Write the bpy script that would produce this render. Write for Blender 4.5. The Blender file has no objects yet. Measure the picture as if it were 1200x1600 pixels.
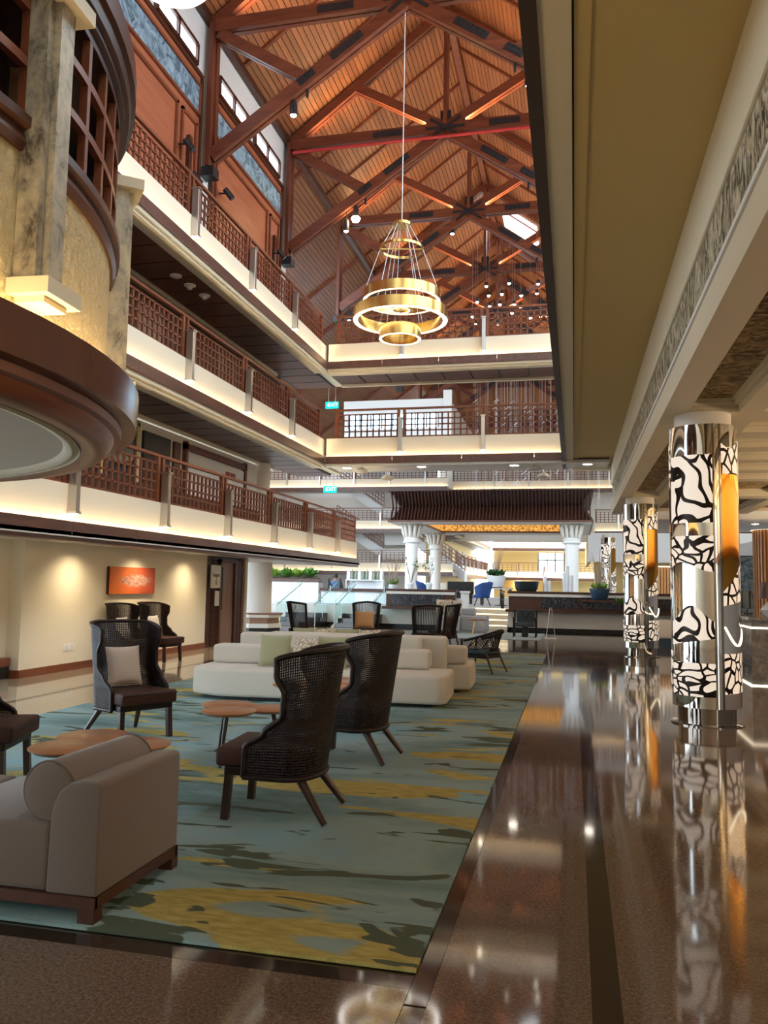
import bpy, bmesh, math, random
from math import sin, cos, pi, radians, sqrt, atan2
from mathutils import Vector, Matrix
random.seed(7)
SC = bpy.context.scene
COL = SC.collection

# ------------------------------------------------------------------ camera
cam_d = bpy.data.cameras.new('camera')
cam_d.sensor_fit = 'HORIZONTAL'
cam_d.sensor_width = 36.0
cam_d.lens = 36.0 * 1270.0 / 1200.0
cam_d.clip_end = 400
cam = bpy.data.objects.new('camera', cam_d)
COL.objects.link(cam)
cam.matrix_world = Matrix(((0.97378, 0.002885, 0.227461, 0), (0.226804, -0.089347, -0.969834, 0),
                           (0.017525, 0.995996, -0.087659, 1.65), (0, 0, 0, 1)))
SC.camera = cam

# ------------------------------------------------------------------ world and light
W = bpy.data.worlds.new('sky')
SC.world = W
W.use_nodes = True
W.node_tree.nodes['Background'].inputs[0].default_value = (.76, .89, 1.0, 1)
W.node_tree.nodes['Background'].inputs[1].default_value = 3.5
SC.view_settings.view_transform = 'Standard'
SC.view_settings.look = 'None'
SC.view_settings.gamma = 1
SC.view_settings.exposure = 0.8

def area(name, loc, rot, sx, sy, power, col):
    l = bpy.data.lights.new(name, 'AREA')
    l.shape = 'RECTANGLE'; l.size = sx; l.size_y = sy; l.energy = power; l.color = col
    o = bpy.data.objects.new(name, l); o.location = loc; o.rotation_euler = rot
    COL.objects.link(o); return o

def spot(name, loc, power, col, ang=70, blend=.6, to=None, rad=.05):
    l = bpy.data.lights.new(name, 'SPOT')
    l.energy = power; l.color = col; l.spot_size = radians(ang); l.spot_blend = blend; l.shadow_soft_size = rad
    o = bpy.data.objects.new(name, l); o.location = loc
    if to is not None:
        o.rotation_euler = (Vector(to) - Vector(loc)).to_track_quat('-Z', 'Y').to_euler()
    COL.objects.link(o); return o

WARM = (1.0, .72, .42)
# LED uplight strips lying along the tops of the tie beams wash the timber ceiling
for k in range(-2, 7):
    area('tie_beam_uplight', (-3.9, 18.4 + 5.85 * k, 16.2), (pi, 0, 0), 8.5, .25, 125, (1.0, .62, .30))

# added fill light above an invented shelf brightens the coffered ceiling
area('reception_fill_light', (7.6, 11.0, 2.45), (pi, 0, 0), .5, 22, 900, (1.0, .78, .50))

# ------------------------------------------------------------------ mesh helpers
class MB:
    def __init__(s): s.v = []; s.f = []; s.sm = []
    def add(s, vs, fs, smooth=False):
        n = len(s.v); s.v += [tuple(p) for p in vs]
        s.f += [tuple(i + n for i in f) for f in fs]; s.sm += [smooth] * len(fs); return s
    def box(s, x0, x1, y0, y1, z0, z1):
        if x0 > x1: x0, x1 = x1, x0
        if y0 > y1: y0, y1 = y1, y0
        if z0 > z1: z0, z1 = z1, z0
        return s.add([(x0,y0,z0),(x1,y0,z0),(x1,y1,z0),(x0,y1,z0),(x0,y0,z1),(x1,y0,z1),(x1,y1,z1),(x0,y1,z1)],
                     [(3,2,1,0),(4,5,6,7),(0,1,5,4),(1,2,6,5),(2,3,7,6),(3,0,4,7)])
    def beam(s, a, b, w, h, up=(0,0,1)):
        a = Vector(a); b = Vector(b); d = (b - a).normalized(); u = Vector(up)
        if abs(d.dot(u)) > .99: u = Vector((0,1,0))
        r = d.cross(u).normalized() * w / 2; u = r.cross(d).normalized() * h / 2
        return s.add([a-r-u, a+r-u, a+r+u, a-r+u, b-r-u, b+r-u, b+r+u, b-r+u],
                     [(3,2,1,0),(4,5,6,7),(0,1,5,4),(1,2,6,5),(2,3,7,6),(3,0,4,7)])
    def tube(s, pts, r, n=8, closed=False, rs=None):
        pts = [Vector(p) for p in pts]; m = len(pts); vs = []; fs = []
        prev = None
        for i, p in enumerate(pts):
            if closed: d = pts[(i+1) % m] - pts[i-1]
            else: d = pts[min(i+1, m-1)] - pts[max(i-1, 0)]
            d.normalize()
            u = prev if prev is not None else (Vector((0,0,1)) if abs(d.z) < .9 else Vector((1,0,0)))
            a = d.cross(u)
            if a.length < 1e-6: a = d.cross(Vector((0,1,0)))
            a.normalize(); b = a.cross(d).normalized(); prev = b
            rr = rs[i] if rs else r
            for k in range(n):
                t = 2*pi*k/n; vs.append(p + (a*cos(t) + b*sin(t))*rr)
        for i in range(m if closed else m-1):
            j = (i+1) % m
            for k in range(n):
                l = (k+1) % n; fs.append((i*n+k, i*n+l, j*n+l, j*n+k))
        s.add(vs, fs, True)
        if not closed:
            s.add(vs[:n], [tuple(range(n))[::-1]]); s.add(vs[-n:], [tuple(range(n))])
        return s
    def lathe(s, prof, n=24, c=(0,0,0), a0=0, a1=2*pi, smooth=True):
        full = abs(a1 - a0 - 2*pi) < 1e-6; cols = n if full else n+1
        runs = [[prof[0]]]
        for k in range(1, len(prof)):
            runs[-1].append(prof[k])
            if k < len(prof)-1:
                d0 = Vector((prof[k][0]-prof[k-1][0], prof[k][1]-prof[k-1][1])); d1 = Vector((prof[k+1][0]-prof[k][0], prof[k+1][1]-prof[k][1]))
                if d0.length > 1e-9 and d1.length > 1e-9 and d0.angle(d1) > .75: runs.append([prof[k]])
        for pr in runs:
            vs = []; fs = []; m = len(pr)
            for i in range(cols):
                t = a0 + (a1-a0)*i/n
                for r, z in pr: vs.append((c[0]+r*cos(t), c[1]+r*sin(t), c[2]+z))
            for i in range(n):
                j = (i+1) % cols
                for k in range(m-1): fs.append((i*m+k, j*m+k, j*m+k+1, i*m+k+1))
            s.add(vs, fs, smooth)
        return s
    def prism(s, poly, z0, z1):
        n = len(poly)
        vs = [(x,y,z0) for x,y in poly] + [(x,y,z1) for x,y in poly]
        return s.add(vs, [tuple(range(n))[::-1], tuple(range(n,2*n))] + [(i,(i+1)%n,n+(i+1)%n,n+i) for i in range(n)])
    def grid(s, fn, nu, nv, smooth=True, flip=False):
        vs = [fn(i/nu, j/nv) for i in range(nu+1) for j in range(nv+1)]
        fs = []
        for i in range(nu):
            for j in range(nv):
                a = i*(nv+1)+j; q = (a, a+nv+1, a+nv+2, a+1); fs.append(q[::-1] if flip else q)
        return s.add(vs, fs, smooth)
    def mesh(s, name, bevel=0, seg=2, fix=False):
        me = bpy.data.meshes.new(name); me.from_pydata(s.v, [], s.f)
        me.polygons.foreach_set('use_smooth', s.sm)
        if bevel or fix:
            bm = bmesh.new(); bm.from_mesh(me)
            if fix: bmesh.ops.recalc_face_normals(bm, faces=bm.faces)
            if bevel:
                es = [e for e in bm.edges if len(e.link_faces) == 2 and e.calc_face_angle(0) > .5]
                bmesh.ops.bevel(bm, geom=es, offset=bevel, segments=seg, profile=.5, affect='EDGES', clamp_overlap=True)
                if seg > 2:
                    for f in bm.faces: f.smooth = True
            bm.to_mesh(me); bm.free()
        me.update(); return me
    def build(s, name, mat, parent=None, bevel=0, seg=2, fix=False, loc=None, rz=0):
        me = s.mesh(name, bevel, seg, fix); me.materials.append(M[mat] if isinstance(mat, str) else mat)
        return place(name, me, parent, loc, rz)

def place(name, me, parent=None, loc=None, rz=0):
    o = bpy.data.objects.new(name, me); COL.objects.link(o)
    if parent is not None: o.parent = parent
    if loc is not None: o.location = loc
    if rz: o.rotation_euler = (0, 0, rz)
    return o

def tag(o, label, cat, group=None):
    o['label'] = label; o['category'] = cat
    if group: o['group'] = group
    return o

def thing(name, label, cat, loc=(0,0,0), rz=0, group=None):
    o = bpy.data.objects.new(name, None); COL.objects.link(o); o.empty_display_size = .2
    o.location = loc; o.rotation_euler = (0, 0, rz); return tag(o, label, cat, group)

def struct(o, label=None):
    o['kind'] = 'structure'
    if label: o['label'] = label
    return o

def sgroup(name, label):
    o = bpy.data.objects.new(name, None); COL.objects.link(o); o.empty_display_size = .2
    return struct(o, label)

def copy_tree(src, loc, rz, label, group=None):
    c = src.copy(); COL.objects.link(c); c.location = loc; c.rotation_euler = (0, 0, rz); c['label'] = label
    if group: c['group'] = group
    for ch in list(src.children):
        d = ch.copy(); COL.objects.link(d); d.parent = c
        for g in list(ch.children):
            e = g.copy(); COL.objects.link(e); e.parent = d
    return c

def bm_box(x0, x1, y0, y1, z0, z1): return MB().box(x0, x1, y0, y1, z0, z1)

# ------------------------------------------------------------------ materials
M = {}
def mat(name, col, rough=.5, metal=0, emit=None, es=0, spec=.5, **kw):
    m = bpy.data.materials.new(name); m.use_nodes = True
    b = m.node_tree.nodes['Principled BSDF']
    b.inputs['Base Color'].default_value = (*col, 1); b.inputs['Roughness'].default_value = rough
    b.inputs['Metallic'].default_value = metal
    b.inputs['Specular IOR Level'].default_value = spec
    if emit: b.inputs['Emission Color'].default_value = (*emit, 1); b.inputs['Emission Strength'].default_value = es
    for k, v in kw.items(): b.inputs[k.replace('_', ' ')].default_value = v
    M[name] = m; return m

def N(m, t, **kw):
    n = m.node_tree.nodes.new(t)
    for k, v in kw.items(): setattr(n, k, v)
    return n
def L(m, a, b): m.node_tree.links.new(a, b)
def B(m): return m.node_tree.nodes['Principled BSDF']
def ramp(m, fac, stops, interp='LINEAR'):
    r = N(m, 'ShaderNodeValToRGB'); cr = r.color_ramp; cr.interpolation = interp
    while len(cr.elements) < len(stops): cr.elements.new(.5)
    for e, (p, c) in zip(cr.elements, stops): e.position = p; e.color = (*c, 1)
    if fac is not None: L(m, fac, r.inputs[0])
    return r
def coords(m, kind='Object', scale=(1,1,1), rot=(0,0,0), loc=(0,0,0)):
    t = N(m, 'ShaderNodeTexCoord'); mp = N(m, 'ShaderNodeMapping')
    mp.inputs['Scale'].default_value = scale; mp.inputs['Rotation'].default_value = rot; mp.inputs['Location'].default_value = loc
    L(m, t.outputs[kind], mp.inputs[0]); return mp.outputs[0]
def noise(m, vec, scale, detail=4, rough=.55, dist=0):
    n = N(m, 'ShaderNodeTexNoise'); n.inputs['Scale'].default_value = scale; n.inputs['Detail'].default_value = detail
    n.inputs['Roughness'].default_value = rough; n.inputs['Distortion'].default_value = dist
    if vec is not None: L(m, vec, n.inputs['Vector'])
    return n.outputs['Fac']
def bump(m, h, strength=.3, dist=.01):
    b = N(m, 'ShaderNodeBump'); b.inputs['Strength'].default_value = strength; b.inputs['Distance'].default_value = dist
    L(m, h, b.inputs['Height']); L(m, b.outputs[0], B(m).inputs['Normal'])

def wood(name, c0, c1, rough=.4, axis='X', rnd=False, sc=6):
    m = mat(name, c0, rough)
    s = {'X': (.12, 1, 1), 'Y': (1, .12, 1), 'Z': (1, 1, .12)}[axis]
    f = noise(m, coords(m, 'Object', s), sc, 5, .6, .6)
    r = ramp(m, f, [(.3, c0), (.7, c1)])
    out = r.outputs[0]
    if rnd:
        oi = N(m, 'ShaderNodeObjectInfo'); h = N(m, 'ShaderNodeHueSaturation')
        mr = N(m, 'ShaderNodeMapRange'); mr.inputs[3].default_value = .78; mr.inputs[4].default_value = 1.15
        L(m, oi.outputs['Random'], mr.inputs[0]); L(m, mr.outputs[0], h.inputs['Value']); L(m, out, h.inputs['Color']); out = h.outputs[0]
    L(m, out, B(m).inputs['Base Color']); return m

wood('plank_wood', (.25, .088, .034), (.37, .145, .06), .45, 'Y', True)
wood('beam_wood', (.11, .028, .014), (.21, .058, .026), .4, 'X')
wood('beam_wood_z', (.10, .026, .013), (.19, .05, .024), .4, 'Z')
wood('red_wood', (.16, .045, .02), (.26, .08, .035), .35, 'Y')
wood('red_panel', (.34, .10, .045), (.48, .16, .08), .4, 'Y')
wood('dark_wood', (.045, .014, .008), (.09, .028, .014), .35, 'Y')
wood('ledge_wood', (.09, .04, .03), (.17, .075, .05), .3, 'Y')
wood('soffit_wood', (.08, .027, .014), (.135, .048, .026), .4, 'X')
wood('table_wood', (.30, .11, .04), (.44, .18, .07), .28, 'X', False, 5)
wood('chair_wood', (.008, .0035, .0025), (.02, .008, .005), .4, 'Z')
B(M['chair_wood']).inputs['Specular IOR Level'].default_value = .3
wood('leg_wood', (.02, .009, .006), (.06, .022, .012), .3, 'Z')
wood('door_wood', (.24, .13, .08), (.33, .19, .12), .4, 'Z')
wood('slat_wood', (.03, .012, .009), (.06, .024, .017), .4, 'Z')
wood('amber_wood', (.45, .20, .06), (.62, .30, .10), .4, 'Z')
mat('cream', (.80, .71, .54), .6)
mat('fascia', (.84, .77, .62), .55)
mat('white', (.82, .82, .80), .5)
mat('offwhite', (.74, .70, .63), .5)
mat('ceil_cream', (.60, .45, .19), .7)
mat('trim_cream', (.72, .64, .48), .6)
mat('wall_yellow', (.62, .44, .17), .6)
mat('dark_trim', (.05, .03, .022), .5)
mat('steel', (.55, .53, .50), .3, 1)
mat('black_steel', (.02, .02, .024), .4)
mat('black', (.008, .008, .009), .4)
mat('brass', (.62, .40, .13), .22, 1)
mat('chrome', (.72, .70, .66), .04, 1)
mat('dark_chrome', (.30, .26, .22), .05, 1)
mat('gold_glass', (.52, .26, .04), .07, 1)
mat('led_white', (1, 1, 1), .5, 0, (1, .93, .85), 5)
mat('led_warm', (1, .8, .5), .5, 0, (1, .76, .42), 52)
mat('led_round', (1, .8, .5), .5, 0, (1, .70, .32), 16)
mat('line_glow', (1, .9, .75), .5, 0, (1, .84, .60), 1.6)
mat('downlight', (1, 1, 1), .5, 0, (1, .9, .75), 12)
mat('bulb', (1, 1, 1), .5, 0, (1, .75, .35), 60)
mat('window_glow', (.9, .95, 1), .3, 0, (.80, .90, 1.0), 3.0)
mat('sky_glow', (.6, .85, 1), .3, 0, (.45, .75, 1.0), 5.0)
mat('exit_green', (.0, .45, .38), .4, 0, (0, .75, .62), .7)
mat('exit_white', (1, 1, 1), .4, 0, (.8, 1, .95), 1.2)
mat('red_pipe', (.45, .03, .03), .4)
mat('glass', (.75, .92, .92), .02, 0, None, 0, .5, Transmission_Weight=1.0, IOR=1.05)
mat('dark_glass', (.02, .03, .035), .06)
mat('seat_brown', (.045, .014, .008), .6, spec=.3)
mat('seat_tan', (.45, .22, .08), .6)
mat('blue_fabric', (.02, .07, .24), .7)
mat('slate_leather', (.03, .045, .06), .35)
mat('blue_pot', (.03, .07, .12), .3)
mat('white_pot', (.75, .77, .78), .35)
mat('paper', (.85, .83, .78), .6)
mat('ink', (.05, .05, .05), .6)
mat('marble_dark', (.10, .11, .12), .12)
mat('soil', (.03, .02, .012), .9)
mat('person_skin', (.45, .25, .16), .6)
mat('shirt_blue', (.10, .20, .40), .7)
mat('hair_black', (.01, .008, .008), .5)
mat('twig', (.35, .27, .22), .7)
mat('green_leaf', (.10, .26, .04), .5)
mat('lime_leaf', (.26, .42, .07), .5)
mat('dark_leaf', (.03, .11, .03), .5)
mat('bottle_glass', (.20, .25, .18), .08)
mat('crystal', (.85, .88, .92), .08)
mat('wire', (.55, .55, .58), .35, 1)

def fabric(name, col, sc=350, var=.12):
    m = mat(name, col, .85, 0, None, 0, .25, Sheen_Weight=.25)
    f = noise(m, coords(m), sc, 2)
    r = ramp(m, f, [(.3, tuple(c*(1-var) for c in col)), (.7, tuple(min(1, c*(1+var)) for c in col))])
    L(m, r.outputs[0], B(m).inputs['Base Color']); bump(m, f, .15, .002); return m
fabric('taupe', (.155, .115, .092)); fabric('sofa_cream', (.56, .51, .43)); fabric('cushion_cream', (.55, .46, .38))
fabric('cushion_green', (.33, .33, .19)); fabric('sofa_grey', (.40, .40, .42))

def granite(name, cols, rough=.06, sc=55):
    m = mat(name, cols[0], rough, 0, None, 0, .6)
    v = coords(m)
    a = noise(m, v, sc, 6, .75); b = noise(m, v, sc*3.1, 3, .7)
    mx = N(m, 'ShaderNodeMath', operation='ADD'); L(m, a, mx.inputs[0]); L(m, b, mx.inputs[1])
    hf = N(m, 'ShaderNodeMath', operation='MULTIPLY'); L(m, mx.outputs[0], hf.inputs[0]); hf.inputs[1].default_value = .5
    r = ramp(m, hf.outputs[0], [(.36, cols[0]), (.48, cols[1]), (.56, cols[2]), (.66, cols[3])])
    L(m, r.outputs[0], B(m).inputs['Base Color']); return m
granite('granite_brown', [(.045, .030, .021), (.125, .085, .060), (.20, .148, .11), (.34, .27, .21)])
granite('granite_beige', [(.20, .14, .09), (.34, .26, .17), (.42, .33, .23), (.55, .46, .34)])
granite('granite_black', [(.018, .014, .012), (.03, .022, .018), (.045, .033, .028), (.08, .06, .05)])
granite('marble_grey', [(.10, .10, .10), (.16, .16, .16), (.22, .20, .18), (.34, .30, .25)], .12, 3)

# textured plaster of the round balcony
m = mat('rough_plaster', (.74, .60, .34), .8)
f = noise(m, coords(m), 16, 6, .6, .8); bump(m, f, 1.0, .11)
# cast relief panel
m = mat('carved_stone', (.24, .34, .42), .7)
f = noise(m, coords(m, 'Object', (1, 1, 1)), 2.2, 6, .6, 2.2)
r = ramp(m, f, [(.40, (.10, .16, .21)), (.52, (.26, .38, .47)), (.62, (.36, .49, .58))]); L(m, r.outputs[0], B(m).inputs['Base Color']); bump(m, f, 1, .12)
# marbled wallpaper of the coffers and the frieze
def marbled(name, s, c0, c1, c2):
    m = mat(name, c1, .7)
    f = noise(m, coords(m, 'Object', s), 7, 7, .68, 1.6)
    r = ramp(m, f, [(.42, c0), (.50, c1), (.58, c2)]); L(m, r.outputs[0], B(m).inputs['Base Color']); bump(m, f, .5, .02)
marbled('coffer_paper', (.8, 1.5, 1), (.09, .05, .02), (.36, .25, .11), (.58, .44, .24))
marbled('frieze_paper', (1, 1.5, .6), (.05, .035, .02), (.34, .28, .18), (.62, .55, .40))
# weathered metal of the bracket posts on the round balcony
m = mat('aged_post', (.5, .45, .33), .45, .25)
f = noise(m, coords(m, 'Object', (2, 2, 1.4)), 3.2, 6, .7, .4)
r = ramp(m, f, [(.34, (.09, .075, .06)), (.46, (.36, .32, .25)), (.6, (.55, .48, .34))]); L(m, r.outputs[0], B(m).inputs['Base Color'])
# glowing mosaic pattern of the mirrored columns
def leafmat(name, sc, dist, th, sx=1.0, sz=1.0):
    m = mat(name, (.9, .8, .7), .35)
    v = coords(m, 'UV', (sx, sz, 1))
    nz = N(m, 'ShaderNodeTexNoise'); nz.inputs['Scale'].default_value = 2.2; nz.inputs['Detail'].default_value = 1; L(m, v, nz.inputs['Vector'])
    ad = N(m, 'ShaderNodeVectorMath', operation='MULTIPLY_ADD'); L(m, nz.outputs['Color'], ad.inputs[0]); ad.inputs[1].default_value = (dist,)*3; L(m, v, ad.inputs[2])
    vo = N(m, 'ShaderNodeTexVoronoi'); vo.feature = 'DISTANCE_TO_EDGE'; vo.voronoi_dimensions = '2D'; vo.inputs['Scale'].default_value = sc; L(m, ad.outputs[0], vo.inputs['Vector'])
    gt = N(m, 'ShaderNodeMath', operation='GREATER_THAN'); L(m, vo.outputs['Distance'], gt.inputs[0]); gt.inputs[1].default_value = th
    r = ramp(m, gt.outputs[0], [(0, (.03, .024, .02)), (1, (.86, .76, .66))], 'CONSTANT'); r.color_ramp.elements[1].position = .5
    L(m, r.outputs[0], B(m).inputs['Base Color'])
    e = N(m, 'ShaderNodeMath', operation='MULTIPLY'); L(m, gt.outputs[0], e.inputs[0]); e.inputs[1].default_value = .30
    B(m).inputs['Emission Color'].default_value = (1, .86, .72, 1); L(m, e.outputs[0], B(m).inputs['Emission Strength'])
    iv = N(m, 'ShaderNodeMath', operation='SUBTRACT'); iv.inputs[0].default_value = 1; L(m, gt.outputs[0], iv.inputs[1]); L(m, iv.outputs[0], B(m).inputs['Metallic'])
leafmat('leaf_small', 6.5, .55, .13, 1, 1.35)
leafmat('leaf_shard', 7.5, .30, .12, 1.25, .85)
leafmat('leaf_swirl', 3.2, 1.0, .10, 1, .8)
# abstract painting
m = mat('painting', (.8, .2, .05), .5)
v = coords(m, 'Generated')
f = noise(m, v, 14, 6, .75, 1.0)
sp = N(m, 'ShaderNodeSeparateXYZ'); L(m, v, sp.inputs[0])
def mth(op, a, b=None, **k):
    n = N(m, 'ShaderNodeMath', operation=op)
    for i, x in enumerate((a, b)):
        if x is None: continue
        if isinstance(x, (int, float)): n.inputs[i].default_value = x
        else: L(m, x, n.inputs[i])
    return n.outputs[0]
ey = mth('MULTIPLY', mth('SUBTRACT', sp.outputs['Y'], .56), 3.0); ez = mth('MULTIPLY', mth('SUBTRACT', sp.outputs['Z'], .5), 4.4)
rr_ = mth('SQRT', mth('ADD', mth('MULTIPLY', ey, ey), mth('MULTIPLY', ez, ez)))
msk = mth('LESS_THAN', mth('ADD', rr_, mth('MULTIPLY', mth('SUBTRACT', noise(m, v, 26, 4, .7), .5), 2.6)), .95)
r1 = ramp(m, sp.outputs['Y'], [(.1, (.85, .19, .015)), (.7, (.55, .09, .035))])
r2 = ramp(m, f, [(.36, (.05, .03, .05)), (.46, (.5, .16, .13)), (.54, (.62, .48, .35)), (.62, (.5, .12, .1))])
mx = N(m, 'ShaderNodeMix', data_type='RGBA'); L(m, msk, mx.inputs[0]); L(m, r1.outputs[0], mx.inputs[6]); L(m, r2.outputs[0], mx.inputs[7]); L(m, mx.outputs[2], B(m).inputs['Base Color'])
# patterned cushion
m = mat('cushion_pattern', (.6, .5, .35), .8)
v = N(m, 'ShaderNodeTexVoronoi'); v.inputs['Scale'].default_value = 16; v.feature = 'DISTANCE_TO_EDGE'; L(m, coords(m), v.inputs['Vector'])
r = ramp(m, v.outputs['Distance'], [(.02, (.20, .13, .06)), (.10, (.60, .52, .40))]); L(m, r.outputs[0], B(m).inputs['Base Color'])
# golden mosaic ceiling of the pavilion
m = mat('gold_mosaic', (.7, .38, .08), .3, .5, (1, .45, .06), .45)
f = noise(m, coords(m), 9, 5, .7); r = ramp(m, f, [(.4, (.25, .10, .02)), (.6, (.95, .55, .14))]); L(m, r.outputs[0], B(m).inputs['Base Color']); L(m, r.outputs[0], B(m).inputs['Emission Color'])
# bar front with flame-like black motif
m = mat('motif_black', (.012, .012, .016), .25)
f = noise(m, coords(m, 'Object', (3, 1, .7)), 2.6, 3, .5, 1.5); r = ramp(m, f, [(.47, (.01, .01, .014)), (.5, (.10, .11, .15)), (.53, (.01, .01, .014))]); L(m, r.outputs[0], B(m).inputs['Base Color'])

# carpet: blue grey field with ochre pools and dark olive strokes
m = mat('carpet', (.2, .3, .32), .95, 0, None, 0, .15)
fb = noise(m, coords(m, 'Object', (.35, .9, 1), (0, 0, radians(-9))), 1.0, 6, .62, .6)
fy = noise(m, coords(m, 'Object', (.42, 1.45, 1), (0, 0, radians(-8)), (2.35, .9, 0)), 1.2, 2.5, .5, 1.0)
fd = noise(m, coords(m, 'Object', (.60, 2.1, 1), (0, 0, radians(-12)), (8.3, 5.2, 0)), 1.5, 3, .55, 1.0)
fg = noise(m, coords(m), 190, 2); fs = noise(m, coords(m, 'Object', (1, 4, 1)), 7, 4, .6)
base = ramp(m, fb, [(.32, (.10, .165, .155)), (.44, (.19, .295, .295)), (.54, (.27, .375, .36)), (.66, (.22, .42, .52))])
yr = ramp(m, fy, [(.575, (0, 0, 0)), (.59, (1, 1, 1))]); dr = ramp(m, fd, [(.60, (0, 0, 0)), (.612, (1, 1, 1))])
yc = ramp(m, fs, [(.35, (.33, .275, .08)), (.65, (.48, .41, .14))])
m1 = N(m, 'ShaderNodeMix', data_type='RGBA'); L(m, yr.outputs[0], m1.inputs[0]); L(m, base.outputs[0], m1.inputs[6]); L(m, yc.outputs[0], m1.inputs[7])
m2 = N(m, 'ShaderNodeMix', data_type='RGBA'); L(m, dr.outputs[0], m2.inputs[0]); L(m, m1.outputs[2], m2.inputs[6]); m2.inputs[7].default_value = (.085, .11, .075, 1)
gr = ramp(m, fg, [(.3, (.80, .80, .80)), (.7, (1.12, 1.12, 1.12))])
m3 = N(m, 'ShaderNodeMix', data_type='RGBA', blend_type='MULTIPLY'); m3.inputs[0].default_value = 1; L(m, m2.outputs[2], m3.inputs[6]); L(m, gr.outputs[0], m3.inputs[7])
L(m, m3.outputs[2], B(m).inputs['Base Color']); bump(m, fg, .35, .004)
fabric('rug_pale', (.30, .38, .36), 150)

# ================================================================== STRUCTURE
# ---- floor: granite slabs with open joints and black granite bands
fl = sgroup('floor', 'polished brown and beige granite floor with black bands')
bm_box(-22, 14, -6, 92, -.25, -.004).build('floor_base', 'granite_black', fl)
slab_cache = {}
def slab(x0, x1, y0, y1, mt, name='floor_slab'):
    g = .0012
    key = (round(x1-x0, 3), round(y1-y0, 3), mt)
    if key not in slab_cache:
        me = bm_box(0, x1-x0-2*g, 0, y1-y0-2*g, -.02, 0).mesh(name); me.materials.append(M[mt]); slab_cache[key] = me
    return place(name, slab_cache[key], fl, (x0+g, y0+g, 0))
def slabs(x0, x1, y0, y1, nx, ny, mt):
    for i in range(nx):
        for j in range(ny):
            slab(x0+(x1-x0)*i/nx, x0+(x1-x0)*(i+1)/nx, y0+(y1-y0)*j/ny, y0+(y1-y0)*(j+1)/ny, mt)
slabs(-.57, .065, -2, 28, 1, 15, 'granite_brown')
slabs(.18, 2.6, -2, 28, 2, 15, 'granite_brown')
slabs(2.6, 9.8, -2, 28, 3, 10, 'granite_brown')
slabs(-9.4, -.66, -2, 3.42, 4, 3, 'granite_brown')
slabs(-6.25, -.66, 20.6, 29.0, 4, 5, 'granite_brown')
slabs(-9.4, -7.35, 3.42, 21.2, 1, 9, 'granite_beige')
slabs(-7.22, -6.25, 3.42, 21.2, 1, 9, 'granite_beige')
slabs(-16, -6.25, 21.2, 29.0, 5, 4, 'granite_beige')
for a in ((-.66, -.57, 3.3, 28), (.065, .18, -2, 28), (-6.25, -.66, 3.42, 3.54), (-7.35, -7.22, 3.42, 21.2), (-6.25, -.66, 20.42, 20.6)):
    slab(*a, 'granite_black', 'granite_band')

# ---- left lower wall under the balcony
wl = sgroup('wall_left', 'cream ground floor wall under the balcony')
bm_box(-9.05, -8.85, 11.75, 18.65, 0, 2.27).build('plaster', 'cream', wl)
bm_box(-9.3, -9.1, 10.2, 11.75, 0, 2.27).build('plaster', 'cream', wl)
bm_box(-9.3, -9.05, 11.75, 11.95, 0, 2.27).build('pier_return', 'cream', wl)
bm_box(-9.05, -8.85, 21.1, 21.25, 0, 2.27).build('wall_end', 'cream', wl)
bb = sgroup('baseboard_left', 'reddish wooden baseboard along the cream wall')
bm_box(-8.85, -8.825, 11.74, 18.65, 0, .13).build('skirting', 'red_wood', bb)
bm_box(-9.1, -8.85, 11.72, 11.745, 0, .13).build('skirting', 'red_wood', bb)
bm_box(-9.1, -8.98, 10.2, 11.70, .0, .2).build('plinth', 'black', bb)
bm_box(-9.1, -8.96, 10.2, 11.71, .2, .34).build('plinth_cap', 'red_wood', bb, .02)
sp_ = bm_box(-9.4, -7.5, 3, 28.2, 2.28, 2.36); sp_.box(-20, -9.4, 21.2, 28.2, 2.28, 2.36)
struct(sp_.build('ceiling_under_balcony', 'offwhite'), 'pale plaster soffit under the lowest balcony')

# ---- upper left walls behind the walkways
w1 = sgroup('wall_left_upper', 'walls behind the balcony walkways')
bm_box(-9.4, -9.2, 7.2, 22.55, 2.6, 5.1).build('corridor_wall', 'offwhite', w1)
bm_box(-9.4, -9.2, 7.2, 24.3, 5.4, 8.2).build('corridor_wall', 'dark_wood', w1)
bm_box(-9.12, -9.08, 7.2, 22.5, 2.6, 3.72).build('dado_panel', 'dark_wood', w1)
bm_box(-9.5, -9.25, -2, 24.6, 8.4, 16.3).build('plaster', 'white', w1)
# dark glazed doors and boards seen behind the lowest railing
for y0, y1, mt in ((12.9, 15.6, 'dark_glass'), (15.9, 17.1, 'black'), (17.3, 17.6, 'dark_wood'), (8, 12.6, 'door_wood')):
    bm_box(-9.2, -9.14, y0, y1, 2.8, 4.9).build('corridor_panel', mt, w1)
fr = MB()
for y in (12.9, 14.25, 15.6): fr.box(-9.2, -9.1, y-.05, y+.05, 2.7, 5.0)
fr.box(-9.2, -9.1, 12.85, 15.65, 4.92, 5.05); fr.build('glazing_frame', 'ceil_cream', w1)
bd = bm_box(-9.2, -9.13, 18.0, 21.4, 2.8, 4.75).build('white_board', 'white', w1)
nt = MB()
for y, z, s in ((20.3, 4.5, .14), (20.65, 4.5, .14), (20.35, 4.1, .09), (20.6, 4.1, .09)):
    nt.box(-9.125, -9.115, y-s, y+s, z-s*.6, z+s*.6)
nt.build('red_notice', mat('notice_red', (.4, .03, .03), .5), bd)
fb_ = MB()
for y0 in (17.8, 21.45): fb_.box(-9.2, -9.1, y0, y0+.12, 2.7, 5.0)
fb_.box(-9.2, -9.1, 17.8, 21.57, 4.8, 4.95); fb_.build('board_frame', 'beam_wood_z', w1)
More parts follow.
